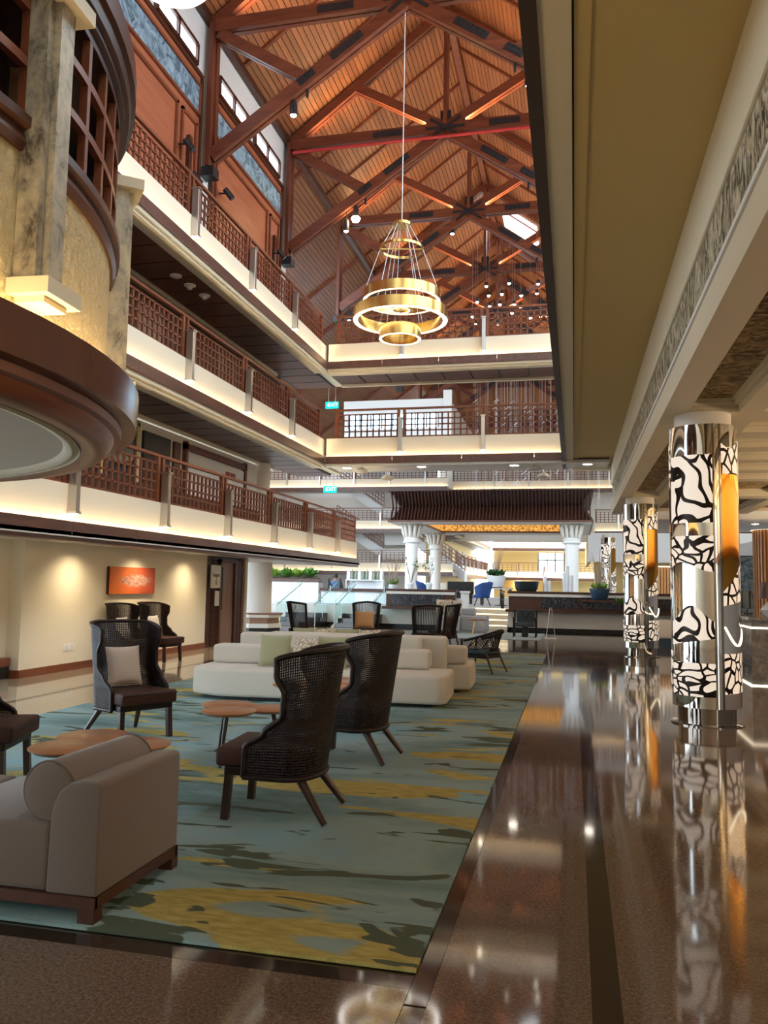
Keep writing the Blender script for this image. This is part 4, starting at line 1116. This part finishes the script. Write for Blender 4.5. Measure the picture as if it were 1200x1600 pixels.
def counter(label, x0, x1, y0, mot):
    t = thing('lounge_counter', label, 'counter', ((x0+x1)/2, y0, 0))
    a, b = x0-(x0+x1)/2, x1-(x0+x1)/2
    MB().box(a, b, .05, .5, .80, 1.38).build('body', 'dark_wood', t)
    MB().box(a-.05, b+.05, -.02, .55, 1.38, 1.46).build('counter_top', 'dark_wood', t, .01)
    MB().box(a, b, .0, .05, 1.27, 1.37).build('light_band', 'offwhite', t)
    for (c, d) in mot: MB().box(c, d, .02, .05, .86, 1.26).build('motif_panel', 'motif_black', t)
    MB().box(a-.1, b+.1, -.25, .05, .70, .80).build('footrest', 'dark_wood', t)
    return t
counter('dark lounge counter with black motif next to the glass stairs', -7.0, -4.35, 30.4, [(-1.1, .9)])
counter('long dark lounge counter with black motif right of the lit steps', -2.35, 5.6, 30.4, [(-2.8, -1.5), (-1.4, -.1), (0, 1.3), (1.4, 2.7)])
t = thing('newel_pillar', 'white square pillar at the head of the lit steps', 'pillar', (-3.97, 30.4, 0)); MB().box(-.14, .14, -.14, .14, 0, 1.36).build('shaft', 'white', t); MB().box(-.18, .18, -.18, .18, 1.36, 1.42).build('cap', 'white', t)
t = thing('newel_pillar', 'dark steel edged pillar at the long counter end', 'pillar', (-2.58, 30.5, 0)); MB().box(-.06, .06, -.05, .05, 0.8, 1.4).build('shaft', 'chrome', t); MB().box(-.08, .08, -.06, .06, 1.4, 1.46).build('cap', 'dark_chrome', t)

# glass sided stairs
def glass_stair(label, x0, x1, y0):
    t = thing('glass_stair', label, 'stairs', ((x0+x1)/2, y0, 0), 0, 'glass sided stairs'); w = (x1-x0)/2
    for k in range(5): MB().box(-w, w, k*.55, 2.9, k*.16, (k+1)*.16-.003).build('step', 'granite_black', t)
    MB().add([(-w-.12, 0, 0), (-w, 0, 0), (-w, 2.9, .82), (-w-.12, 2.9, .82), (-w-.12, 2.9, 0), (-w, 2.9, 0)], [(0,1,2,3),(0,3,4),(1,5,2),(2,5,4,3),(0,4,5,1)]).build('stringer', 'trim_cream', t)
    for s in (-1, 1):
        for k in range(3):
            ya, yb = k*.95+.02, (k+1)*.95-.02; za, zb = ya*.29, yb*.29; X = s*(w-.03)
            MB().add([(X-.006, ya, za), (X+.006, ya, za), (X+.006, yb, zb), (X-.006, yb, zb), (X-.006, ya, za+.95), (X+.006, ya, za+.95), (X+.006, yb, zb+.95), (X-.006, yb, zb+.95)],
                     [(3,2,1,0),(4,5,6,7),(0,1,5,4),(1,2,6,5),(2,3,7,6),(3,0,4,7)]).build('glass_panel', 'glass', t)
            MB().box(X-.012, X+.012, ya-.03, ya-.01, za, za+.98).build('panel_edge', 'crystal', t)
        MB().tube([(s*(w-.08), 0, .8), (s*(w-.08), 2.8, 1.6)], .02, 6).build('grab_rail', 'steel', t)
    return t
glass_stair('glass sided black steps on the planter side', -11.0, -9.4, 29.2)
glass_stair('glass sided black steps next to the dark counter', -8.7, -7.2, 29.2)

# planter wall, bar and bottles
def foliage(mb, c, rx, ry, rz, n, ln, seed, clamp=True):
    rnd = random.Random(seed)
    for _ in range(n):
        a = rnd.uniform(0, 2*pi); e = rnd.uniform(.15, 1.35); d = Vector((cos(a)*cos(e), sin(a)*cos(e), sin(e)))
        b = Vector((c[0]+rx*rnd.uniform(-.8, .8), c[1]+ry*rnd.uniform(-.8, .8), c[2]+rz*rnd.uniform(0, .6)))
        l = ln*rnd.uniform(.6, 1.2); w = d.cross(Vector((0, 0, 1))).normalized()*l*.16; up = d.cross(w).normalized()*.1*l
        m_ = b+d*l*.5+up; q = b+d*l-Vector((0, 0, .25*l))
        if clamp: q.z = max(q.z, c[2]+.02); b.z = max(b.z, c[2]+.01); m_.z = max(m_.z, c[2]+.03)
        mb.add([b, m_+w, q, m_-w], [(0, 1, 2, 3)])
    return mb
pw = thing('raised_planter', 'white raised planter with dark cap beside the plaster column', 'planter', (-11.6, 33.2, 0))
MB().box(-2.2, 1.0, 0, .6, 0, 1.66).build('wall_body', 'white', pw); MB().box(-2.25, 1.05, -.05, .65, 1.66, 1.80).build('cap', 'dark_wood', pw)
MB().box(-2.0, .9, .1, .5, 1.80, 1.83).build('soil', 'soil', pw)
for i in range(5):
    x = -13.3+i*.56
    t = thing('fern', 'bright green leafy plant growing in the raised planter', 'plant', (x, 33.5, 1.83), 0, 'plants in the raised planter')
    foliage(MB(), (0, 0, 0), .17, .14, .25, 90, .46, i).build('fronds', 'lime_leaf' if i % 2 else 'green_leaf', t); MB().tube([(0, 0, .002), (0, 0, .3)], .02, 5).build('stem', 'twig', t)
br_ = thing('bar_counter', 'bar counter with dark top crowded with bottles', 'bar', (-9.4, 33.0, 0))
MB().box(-1.0, 3.9, 0, .6, 0, 1.30).build('body', 'white', br_); MB().box(-1.05, 3.95, -.08, .68, 1.30, 1.42).build('counter_top', 'dark_wood', br_)
bs_ = thing('bottle_shelf', 'low clear shelf unit on the bar under the bottles', 'shelf', (-9.4, 33.0, 1.421)); MB().box(0, 1.62, .2, .5, .34, .378).build('shelf_top', 'crystal', bs_); MB().box(0, 1.62, .44, .48, 0, .34).build('shelf_back', 'crystal', bs_); MB().box(0, .04, .2, .44, 0, .34).build('shelf_side', 'crystal', bs_); MB().box(1.58, 1.62, .2, .44, 0, .34).build('shelf_side', 'crystal', bs_)
bot = MB().lathe([(0, 0), (.06, 0), (.065, .02), (.065, .26), (.025, .34), (.022, .44), (0, .44)], 12).mesh('bottle'); bot.materials.append(M['bottle_glass'])
bot2 = MB().lathe([(0, 0), (.08, 0), (.085, .03), (.085, .30), (.03, .38), (.03, .50), (0, .50)], 12).mesh('jar'); bot2.materials.append(M['crystal'])
for i in range(10):
    o = place('bottle', bot if i % 3 else bot2, None, (-9.31+i*.16, 33.35, 1.80)); tag(o, 'glass bottle standing on the bar shelf', 'bottle', 'bottles on the bar shelf')
for i in range(2):
    o = MB().lathe([(0, 0), (.15, 0), (.14, .07), (.035, .42), (0, .44)], 14).build('table_lamp', 'black', None, loc=(-10.1+i*.5, 33.05, 1.42)); tag(o, ['dark cone lamp next to the raised planter on the bar', 'dark cone lamp next to the bottles on the bar'][i], 'lamp', 'cone lamps on the bar')
for i, x in enumerate((-6.62, -5.85)):
    t = thing('branch_arrangement', ['leafy branch arrangement beside the twig pot on the bar', 'leafy branch arrangement at the pavilion end of the bar'][i], 'plant', (x, 33.35, 1.42), 0, 'branch arrangements on the bar')
    tw = MB(); rnd = random.Random(40+i); pts = []
    for k in range(9):
        a = rnd.uniform(0, 6.3); q = Vector((.24*cos(a), .2*sin(a), rnd.uniform(.7, 1.3))); tw.tube([(0, 0, .2), q*.5+Vector((0, 0, .2)), q], .012, 5); pts.append(q)
    tw.build('twigs', 'twig', t); lv = MB()
    for q in pts: foliage(lv, q, .06, .06, .08, 9, .15, i*31+len(lv.v))
    lv.build('leaves', 'green_leaf', t); MB().lathe([(0, 0), (.1, 0), (.14, .25), (.1, .3)], 14).build('vase', 'white_pot', t)
# bartender
def person(label, loc, rz, shirt):
    me = bpy.data.meshes.new('person'); J = [(0,0,.95),(0,.0,1.15),(0,0,1.38),(0,0,1.50),(0,.01,1.60),(0,.01,1.72),(-.18,0,1.40),(-.24,.05,1.15),(-.20,.25,1.08),(-.17,.33,1.08),(.18,0,1.40),(.24,.05,1.15),(.20,.25,1.08),(.17,.33,1.08),(-.1,0,.90),(-.11,.02,.5),(-.11,-.02,.06),(-.11,.12,.03),(.1,0,.90),(.11,.02,.5),(.11,-.02,.06),(.11,.12,.03)]
    Eg = [(0,1),(1,2),(2,3),(3,4),(4,5),(2,6),(6,7),(7,8),(8,9),(2,10),(10,11),(11,12),(12,13),(0,14),(14,15),(15,16),(16,17),(0,18),(18,19),(19,20),(20,21)]
    rad = [.14,.13,.15,.06,.09,.075,.07,.05,.038,.04,.07,.05,.038,.04,.09,.065,.045,.04,.09,.065,.045,.04]
    me.from_pydata(J, Eg, []); o = place('person', me, None, loc, rz); md = o.modifiers.new('skin', 'SKIN'); 
    for v, r_ in zip(me.skin_vertices[0].data, rad): v.radius = (r_, r_)
    me.skin_vertices[0].data[0].use_root = True
    o.modifiers.new('sub', 'SUBSURF').levels = 1; o.modifiers['sub'].render_levels = 1
    dg_ = bpy.context.evaluated_depsgraph_get(); m2 = bpy.data.meshes.new_from_object(o.evaluated_get(dg_)); o.modifiers.clear(); o.data = m2
    m2.materials.clear()
    for n_ in ('person_skin', shirt, 'black'): m2.materials.append(M[n_])
    for p in m2.polygons:
        z = p.center.z; y = p.center.y; p.use_smooth = True
        p.material_index = 0 if (z > 1.47 or (y > .17 and z > .9)) else (1 if z > .93 else 2)
    h = MB().lathe([(0, .14), (.06, .13), (.10, .07), (.105, 0), (.095, -.06)], 16, (0, -.015, 1.66)).build('hair', 'hair_black', o)
    tag(o, label, 'person'); return o
person('person in a blue shirt standing behind the bar', (-10.15, 34.2, .26), pi, 'shirt_blue')['group'] = 'staff'

# ================================================================== PAVILION
pv = thing('pavilion', 'slatted dark timber canopy on four carved white columns', 'pavilion', (-3.65, 36, PZ))
z0, z1 = 4.48-PZ, 5.78-PZ; zm = (z0+z1)/2
hx, yb = 4.42, 7.6
def rim_(s, k): # slat section: flares at bottom and top, waist in the middle
    return [(s+.0, z0+.06), (s-.42, zm), (s+.0, z1)][k]
W1 = hx-.02
core = MB()
for k in range(2):
    za, zb, a, b = ((z0, zm, hx-.05, hx-.5) if k == 0 else (zm, z1, hx-.5, hx-.05))
    ya, yc, yd, ye = ((-.55, -.1, yb+.55, yb+.1) if k == 0 else (-.1, -.55, yb+.1, yb+.55))
    core.add([(-a, ya, za), (a, ya, za), (a, yd, za), (-a, yd, za), (-b, yc, zb), (b, yc, zb), (b, ye, zb), (-b, ye, zb)], [(0,1,5,4),(1,2,6,5),(2,3,7,6),(3,0,4,7)])
core.build('canopy_core', 'dark_wood', pv)
MB().box(-hx-.05, hx+.05, -.65, yb+.65, z1, z1+.06).build('canopy_top', 'slat_wood', pv)
fr = MB(); fr.box(-hx-.05, hx+.05, -.65, .9, z0-.08, z0).box(-hx-.05, hx+.05, yb-.9, yb+.65, z0-.08, z0).box(-hx-.05, -hx+1.3, .9, yb-.9, z0-.08, z0).box(hx-1.3, hx+.05, .9, yb-.9, z0-.08, z0)
fr.build('canopy_rim', 'soffit_wood', pv)
fr = MB(); fr.box(-hx+.02, hx-.02, -.55, .85, z0-.10, z0-.08).box(-hx+.02, hx-.02, yb-.85, yb+.55, z0-.10, z0-.08).box(-hx+.02, -hx+1.25, .85, yb-.85, z0-.10, z0-.08).box(hx-1.25, hx-.02, .85, yb-.85, z0-.10, z0-.08)
fr.build('canopy_soffit', 'offwhite', pv)
MB().box(-hx+1.3, hx-1.3, .9, yb-.9, z0+.5, z0+.55).build('mosaic_ceiling', 'gold_mosaic', pv)
fr = MB(); fr.box(-hx+1.3, hx-1.3, yb-.95, yb-.9, z0, z0+.5).box(-hx+1.25, -hx+1.3, .9, yb-.9, z0, z0+.5).box(hx-1.3, hx-1.25, .9, yb-.9, z0, z0+.5); fr.build('mosaic_side', 'gold_mosaic', pv)
slm = MB()
for za, zb, ya, yc in ((z0, zm, -.62, -.17), (zm, z1, -.17, -.62)): slm.beam((0, ya, za), (0, yc, zb), .05, .12)
sm = slm.mesh('slat'); sm.materials.append(M['slat_wood'])
n = 58
for i in range(n): place('slat', sm, pv, (-hx+.1+(2*hx-.2)*i/(n-1), 0, 0))
for s in (-1, 1):
    for i in range(26):
        o = place('slat', sm, pv, (s*(hx-.6), .1+(yb-.2)*i/25, 0)); o.rotation_euler = (0, 0, s*pi/2)
def pav_col(x, y, zz):
    c = MB().lathe([(.30, 0), (.30, .05), (.29, .08), (.29, zz-.95), (.28, zz-.9)], 32, (x, y, 0)).build('column_shaft', 'white', pv)
    MB().lathe([(.29, zz-.90), (.40, zz-.88), (.42, zz-.84), (.36, zz-.80), (.34, zz-.76), (.38, zz-.72), (.36, zz-.68), (.32, zz-.66)], 32, (x, y, 0)).build('capital_ring', 'white', c)
    mb = MB().lathe([(.31, zz-.66), (.33, zz-.3), (.40, zz-.05), (.42, zz)], 24, (x, y, 0))
    for k in range(12):
        a = 2*pi*k/12; d = Vector((cos(a), sin(a), 0)); o = Vector((x, y, 0))
        mb.tube([o+d*.34+Vector((0, 0, zz-.62)), o+d*.40+Vector((0, 0, zz-.4)), o+d*.44+Vector((0, 0, zz-.2)), o+d*.52+Vector((0, 0, zz-.08)), o+d*.50+Vector((0, 0, zz-.16))], .07, 6, rs=[.05, .08, .07, .06, .02])
    mb.build('carved_capital', 'offwhite', c)
for x in (-3.55, 3.55):
    for y in (.35, 6.9): pav_col(x, y, z0-.08)

# lounge furniture under the pavilion
def blue_chair(label, loc, rz):
    t = thing('tub_chair', label, 'chair', loc, rz, 'blue tub chairs')
    def f(u, v):
        a = (u-.5)*pi*1.25; h = .36+.62*v*(1-.35*abs(2*u-1)**2.2); r_ = .30+.10*v; return (r_*sin(a), -r_*cos(a)-.06*v, h)
    mb = MB().grid(f, 18, 8); me = mb.mesh('b'); bm = bmesh.new(); bm.from_mesh(me); bmesh.ops.solidify(bm, geom=bm.faces[:], thickness=.07); bm.to_mesh(me); bm.free()
    me.materials.append(M['blue_fabric']); place('tub_back', me, t)
    MB().lathe([(0, .33), (.30, .33), (.33, .37), (.33, .44), (.28, .47), (0, .47)], 24, (0, .03, 0)).build('seat', 'blue_fabric', t)
    for a in (.8, 2.3, 3.9, 5.4): MB().tube([(.2*cos(a), .2*sin(a), .34), (.33*cos(a), .33*sin(a), 0)], .022, 6).build('leg', 'black', t)
    return t
b1 = blue_chair('blue tub chair turned away at the head of the steps', (-3.65, 33.4, PZ+.012), face(-.75, .6))
copy_tree(b1, (-2.05, 34.6, PZ+.012), face(-1, .2), 'blue tub chair half hidden by the long counter', 'blue tub chairs')
copy_tree(b1, (-6.2, 34.6, PZ+.012), face(1, .2), 'blue tub chair behind the motif counter', 'blue tub chairs')
t = thing('bistro_table', 'small white topped bistro table between the blue chairs', 'table', (-3.0, 34.6, PZ+.012))
MB().lathe([(0, .70), (.5, .70), (.5, .73), (0, .735)], 24).build('table_top', 'paper', t); MB().tube([(0, 0, 0), (0, 0, .7)], .04, 8).build('stem', 'black', t); MB().lathe([(0, 0), (.28, 0), (.26, .03), (0, .05)], 20).build('base', 'black', t)
t = thing('black_bench', 'black upholstered bench behind the blue chair', 'bench', (-5.0, 36.5, PZ+.012)); MB().box(-.6, .6, -.3, .3, .25, .45).build('seat', 'black', t, .03); MB().box(-.6, .6, .22, .34, .45, 1.0).build('backrest', 'black', t, .03)
for x in (-.5, .5):
    for y in (-.25, .25): MB().box(x-.03, x+.03, y-.03, y+.03, 0, .25).build('leg', 'black', t)
def planter(label, loc, r_, h, mt, leafm, seed, twigs=True, n=140, ln=.4):
    t = thing('potted_plant', label, 'plant', loc)
    MB().lathe([(0, 0), (r_*.6, 0), (r_*.72, .03), (r_, h-.02), (r_, h), (r_*.9, h), (r_*.88, h-.05)], 28).build('pot', mt, t); MB().lathe([(0, h-.05), (r_*.88, h-.05)], 20).build('soil', 'soil', t)
    foliage(MB(), (0, 0, h-.03), r_*.85, r_*.85, .15, n, ln, seed).build('leaves', leafm, t)
    if twigs:
        tw = MB(); rnd = random.Random(seed+5)
        for k in range(16):
            a = rnd.uniform(0, 6.3); q = Vector((cos(a), sin(a), 0))*rnd.uniform(.15, .45); tw.tube([(q.x*.3, q.y*.3, h-.05), (q.x*.5, q.y*.5, h+.5), (q.x, q.y, h+rnd.uniform(.9, 1.5))], .012, 5, rs=[.014, .011, .005])
        tw.build('twigs', 'twig', t)
planter('white pot with leafy twigs standing behind the blue chairs', (-3.35, 36.2, PZ+.012+.75), .42, .52, 'white_pot', 'dark_leaf', 3)
t = thing('console_table', 'dark console carrying the white pot', 'table', (-3.35, 36.2, PZ+.012)); MB().box(-.7, .7, -.45, .45, .68, .75).build('table_top', 'dark_wood', t)
for x in (-.65, .58):
    for y in (-.4, .33): MB().box(x, x+.07, y, y+.07, 0, .68).build('leg', 'dark_wood', t)
t = thing('planter_shelf', 'dark shelf fixed to the front of the long counter', 'shelf', (.95, 30.05, 0)); MB().box(-.7, .9, -.4, .1, 1.13, 1.20).build('board', 'dark_wood', t); MB().box(.75, .79, -.2, .1, .80, 1.13).build('bracket', 'steel', t)
planter('blue glazed bowl planter with twigs on the long counter', (.88, 29.9, 1.20), .36, .40, 'blue_pot', 'lime_leaf', 11, True, 120, .26)
t = thing('trailing_plant', 'trailing green plant spilling over the counter shelf', 'plant', (1.65, 29.85, 1.2)); foliage(MB(), (0, -.36, -.15), .3, .05, .3, 120, .2, 21, False).build('leaves', 'green_leaf', t); MB().box(-.2, .2, -.12, .12, 0.0, .08).build('trough', 'dark_wood', t)
planter('green plant with bare twigs on the bar side counter', (-7.35, 33.25, 1.42), .2, .2, 'white_pot', 'lime_leaf', 31, True, 80, .3)
t = thing('glass_vases', 'cluster of clear cylinder vases on the long counter', 'vase', (-.6, 30.7, 1.46))
for x, h in ((-.45, .55), (-.3, .4), (.25, .7), (.35, .95), (.5, .6)): MB().lathe([(0, 0), (.07, 0), (.07, h), (.06, h), (.06, .02)], 14, (x, 0, 0)).build('vase', 'crystal', t)
t = thing('dark_bowl', 'broad dark bowl on the long counter', 'bowl', (-1.72, 30.7, 1.46)); MB().lathe([(0, 0), (.35, 0), (.42, .1), (.46, .36), (.43, .36), (.38, .1), (0, .04)], 24).build('bowl', 'dark_glass', t); MB().lathe([(.43, .36), (.46, .38), (.46, .36)], 24).build('rim', 'steel', t)
for i, x in enumerate((-10.2, -8.9)):
    t = thing('pale_armchair', 'pale armchair in the lounge beyond the bar', 'chair', (x+1.6, 44.6, PZ+.012), pi, 'pale lounge chairs'); MB().box(-.4, .4, -.35, .4, .2, .5).build('seat', 'offwhite', t, .05, 3); MB().box(-.42, .42, -.45, -.3, .2, .95).build('backrest', 'offwhite', t, .05, 3)
    for sx_ in (-.35, .35):
        for sy_ in (-.35, .3): MB().box(sx_-.025, sx_+.025, sy_-.025, sy_+.025, 0, .2).build('leg', 'black', t)

# ================================================================== FAR BALCONIES
F1, F2, F3 = Z1, Z2, Z3
balcony('far left lowest balcony behind the pavilion columns', (-22, 56), (-8.2, 56), (0, -1), F1, [1.5, 5, 8.6, 12.2], far=True, soffit='plain', cell=.3)
balcony('far left middle balcony beside the pavilion canopy', (-22, 56), (-8.4, 56), (0, -1), F2, [1.5, 5, 8.6, 12.2], far=True, soffit='plain', cell=.3)
balcony('far left top balcony above the pavilion', (-22, 56), (-8.6, 56), (0, -1), F3, [1.5, 4.0, 6.6, 9.2, 11.8], far=True, soffit='plain', cell=.3)
balcony('far right top balcony above the pavilion', (-8.6, 58), (12, 58), (0, -1), F3, [3, 5.5, 8.2, 11, 14], far=True, soffit='plain', cell=.25)
balcony('far right middle balcony above the vent wall', (1.4, 58), (12, 58), (0, -1), F2, [1.6, 4.4, 7], far=True, soffit='plain', cell=.25)
balcony('receding lowest balcony leading to the golden corridor', (-8.2, 59.6), (-8.2, 82), (1, 0), F1, [1.5, 4, 6.5, 9, 12, 16, 20], far=True, soffit='plain', cell=.4)
balcony('receding middle balcony leading to the golden corridor', (-8.2, 59.6), (-8.2, 82), (1, 0), F2, [3, 8, 14, 20], far=True, soffit='panels', cell=.4)
balcony('golden corridor lower balcony in front of the window', (-8.2, 84), (2.5, 84), (0, -1), F1, [2.6, 5.2], far=True, soffit='plain', cell=.45)
balcony('golden corridor upper balcony over the window', (-8.2, 84), (2.5, 84), (0, -1), F2, [2.6, 5.2, 8], far=True, soffit='plain', cell=.45)
fw = sgroup('wall_far', 'walls of the far halls')
MB().box(-10.4, -10.1, 57.8, 86, 0, 8.2).build('corridor_wall', 'wall_yellow', fw)
MB().box(-8.2, -3.6, 86, 86.3, 0, 8.2).box(-1.0, 4, 86, 86.3, 0, 8.2).box(-3.6, -1.0, 86, 86.3, 5.1, 8.2).box(-3.6, -1.0, 86, 86.3, 0, 2.6).build('end_wall', 'wall_yellow', fw)
for y in (60, 63.5, 67, 71, 75): MB().box(-10.1, -10.05, y, y+1.4, 2.6, 4.7).build('room_door', 'dark_wood', fw)
MB().box(1.4, 12, 58.2, 60, .8, 5.2).build('vent_wall_side', 'wall_yellow', fw)
MB().box(.9, 12, 55, 55.3, 3.3, 5.2).build('vent_wall', 'white', fw); MB().box(.9, 1.1, 55.3, 70, 3.3, 5.2).build('vent_wall', 'wall_yellow', fw)
for x in (3.2, 6.3): 
    g_ = MB()
    for k in range(9): g_.box(x, x+1.4, 54.94, 55, 4.05+k*.09, 4.11+k*.09)
    g_.build('vent_grille', 'steel', fw)
MB().box(-22.3, -22, 36, 62, 0, 12).build('sky_block_wall', 'offwhite', fw)  # added to shut out sky light and darken the far hall
MB().box(12, 12.3, 31, 62, 0, 11.6).build('sky_block_wall', 'wall_yellow', fw)  # likewise added against sky light from the right
MB().box(-22, -11.5, 60, 60.2, .8, 8.2).build('stair_wall', 'offwhite', fw)
wq = sgroup('window_22', 'bright window at the end of the golden corridor')
MB().box(-3.6, -1.0, 86.1, 86.14, 2.6, 5.1).build('pane', 'window_glow', wq)
g_ = MB()
for x in (-3.6, -2.7, -1.9, -1.0): g_.box(x-.05, x+.05, 86, 86.1, 2.6, 5.1)
g_.box(-3.6, -1, 86, 86.1, 4.3, 4.4); g_.build('window_frame', 'black_steel', wq)
for i, (x, y) in enumerate(((-5.6, 85.9), (-4.6, 85.9))):
    t = thing('wall_sconce', 'warm wall sconce in the golden corridor', 'sconce', (x, y-.05, 1.6), 0, 'sconces of the golden corridor'); MB().lathe([(0, 0), (.1, 0), (.16, .3), (0, .3)], 12).build('shade', 'bulb', t)
# zigzag stairs behind the far left balconies
def far_stair(label, xa, za, xb, zb, y):
    t = thing('stair_flight', label, 'stairs', (0, y, 0), 0, 'far stair flights'); d = 1.3
    MB().add([(xa, 0, za-.75), (xb, 0, zb-.75), (xb, 0, zb), (xa, 0, za), (xa, d, za-.75), (xb, d, zb-.75), (xb, d, zb), (xa, d, za)], [(0,1,2,3),(7,6,5,4),(0,4,5,1),(1,5,6,2),(2,6,7,3),(3,7,4,0)]).build('stringer', 'white', t, fix=True)
    lt = MB(); k = 16
    for i in range(k+1):
        q = i/k; x = xa+(xb-xa)*q; z = za+(zb-za)*q; lt.beam((x, -.02, z), (x, -.02, z+1.0), .05, .05)
    for w_ in (.15, .45, .72, 1.0): lt.beam((xa, -.02, za+w_), (xb, -.02, zb+w_), .06, .07)
    lt.build('lattice_rail', 'red_wood', t)
    MB().box(xb if xb > xa else xb-2.2, xb+2.2 if xb > xa else xb, 0, d, zb-.75, zb).build('landing', 'white', t)
far_stair('upper far stair flight descending behind the middle balcony', -17.2, 9.6, -13.6, 7.2, 58.0)
far_stair('lower far stair flight descending behind the lowest balcony', -17.2, 6.4, -13.6, 4.2, 58.0)
far_stair('dark stair flight rising behind the rear pavilion columns', -7.6, 2.6, -11.3, 5.2, 57.95)
# hanging crystal installation and pendant cluster beyond the bridges
rnd = random.Random(99)
t = thing('crystal_installation', 'hanging installation of fine wires with glass pieces beyond the bridges', 'installation', (-1.6, 44, 0))
wr = MB(); gl_ = MB()
for i in range(70):
    x = rnd.uniform(-3.6, 3.0); y = rnd.uniform(-1.5, 1.5); zl = rnd.uniform(6.6, 9.5) if i % 3 else 6.2
    wr.beam((x, y, zl), (x, y, 14.5), .012, .012)
    for _ in range(2):
        z = rnd.uniform(zl, 11.5); gl_.beam((x-.14, y, z), (x+.1, y+.05, z+.2), .05, .02)
o = wr.build('wires', 'wire', t); o['kind'] = 'stuff'; o = gl_.build('glass_pieces', 'crystal', t); o['kind'] = 'stuff'
pg = MB().lathe([(0, .16), (.07, .16), (.075, 0), (0, 0)], 10).mesh('p'); pg.materials.append(M['black_steel'])
pg2 = MB().lathe([(0, -.01), (.07, -.01), (.05, -.05), (0, -.06)], 10).mesh('p2'); pg2.materials.append(M['downlight'])
pg3 = MB().beam((0, 0, .16), (0, 0, 3), .012, .012).mesh('p3'); pg3.materials.append(M['wire'])
for i in range(24):
    t = thing('small_pendant', 'tiny pendant light in the cluster over the upper bridge', 'lamp', (-4.2+(i % 8)*.55+rnd.uniform(-.2, .2), 33.6+(i//8)*.9+rnd.uniform(-.3, .3), rnd.uniform(13.0, 14.4)), 0, 'tiny pendants beyond the upper bridge')
    place('housing', pg, t); place('lamp', pg2, t); place('wire', pg3, t)

# ================================================================== RECEPTION ON THE RIGHT
rc = thing('reception_counter', 'grey stone reception counter with glowing line', 'counter', (3.0, 16.95, 0))
MB().box(0, 3.5, -1.6, -1.0, 0, 1.12).box(0, .7, -1.0, 3.5, 0, 1.12).build('stone_body', 'marble_grey', rc)
MB().box(-.06, 3.56, -1.68, -.9, 1.12, 1.18).box(-.06, .8, -.9, 3.5, 1.12, 1.18).build('counter_top', 'marble_grey', rc)
MB().box(-.02, 3.5, -1.615, -1.6, .98, 1.01).box(-.015, 0, -1.6, 3.5, .98, 1.01).build('light_line', 'line_glow', rc)
MB().box(-.03, 3.5, -1.62, -1.6, .0, .02).box(-.02, 0, -1.6, 3.5, 0, .02).build('floor_light', 'line_glow', rc)
t = thing('table_lamp', 'table lamp with angular white base on the reception counter', 'lamp', (3.42, 15.7, 1.18))
MB().lathe([(0, 0), (.10, 0), (.20, .12), (.08, .26), (.03, .3)], 6, smooth=False).build('base', 'white_pot', t); MB().lathe([(.22, .32), (.16, .62), (.15, .62), (.21, .32)], 24).build('shade', 'soffit_wood', t)
for i, y in enumerate((16.6, 17.3)):
    t = thing('desk_monitor', ['dark desk monitor closest to the reception lamp', 'dark desk monitor further along the reception counter'][i], 'monitor', (3.35, y+.9, 1.18), 0, 'reception monitors'); MB().box(-.08, .08, -.1, .1, 0, .02).build('foot', 'black', t); MB().box(-.02, .02, -.28, .28, .1, .45).box(-.015, .015, -.03, .03, .02, .1).build('screen', 'black', t)
t = thing('slatted_drum', 'tall drum of golden timber slats behind the reception', 'column', (5.76, 25.45, 0))
MB().lathe([(.62, 0), (.62, 3.36)], 40).build('core', 'amber_wood', t)
for k in range(40):
    a = 2*pi*k/40; MB().beam((.66*cos(a), .66*sin(a), 0), (.66*cos(a), .66*sin(a), 3.38), .05, .06, (cos(a), sin(a), 0)).build('slat', 'amber_wood', t)
MB().lathe([(.68, 3.38), (.74, 3.38)], 40).build('cap_light', 'line_glow', t)
t = thing('slatted_screen', 'golden slatted screen glimpsed between the mirrored columns', 'screen', (3.3, 36, PZ))
for k in range(12): MB().box(-.7+k*.12, -.63+k*.12, 0, .1, 0, 1.75).build('slat', 'amber_wood', t)
MB().box(-.72, .8, .1, .15, 0, 1.78).build('back_board', 'amber_wood', t); MB().box(-.72, .8, 0, .08, 1.76, 1.79).build('top_light', 'line_glow', t)
rw = sgroup('wall_reception', 'pale wall and lit ceiling behind the reception')
MB().box(9.8, 10, -2, 60, 0, 4.4).build('plaster', 'white', rw)
MB().box(7.2, 9.8, -.5, 22.5, 2.30, 2.43).build('fill_light_shelf', 'amber_wood', rw)  # invented shelf that carries the added reception fill light
MB().box(2.3, 10, 25.4, 31, 3.7, 4.0).build('ceiling_board', 'white', rw)
for x in (4.5, 5.5, 6.6): downlight('round downlight in the white reception ceiling', (x, 27.2, 3.69), 'reception downlights', .09)
t = thing('stone_plinth', 'white display plinth between the mirrored columns', 'plinth', (2.55, 24.5, 0)); MB().box(-.28, .28, -.28, .28, 0, .25).build('base', 'blue_pot', t); MB().box(-.34, .34, -.34, .34, .25, .75).build('block', 'white', t, .04, 3)
t = thing('mural_panel', 'tall green grey mural panel behind the reception', 'painting', (5.3, 27.9, 0)); MB().box(-.5, .5, 0, .06, .8, 2.7).build('panel', 'carved_stone', t); MB().box(-.54, .54, .06, .09, .76, 2.74).build('backing', 'dark_wood', t)
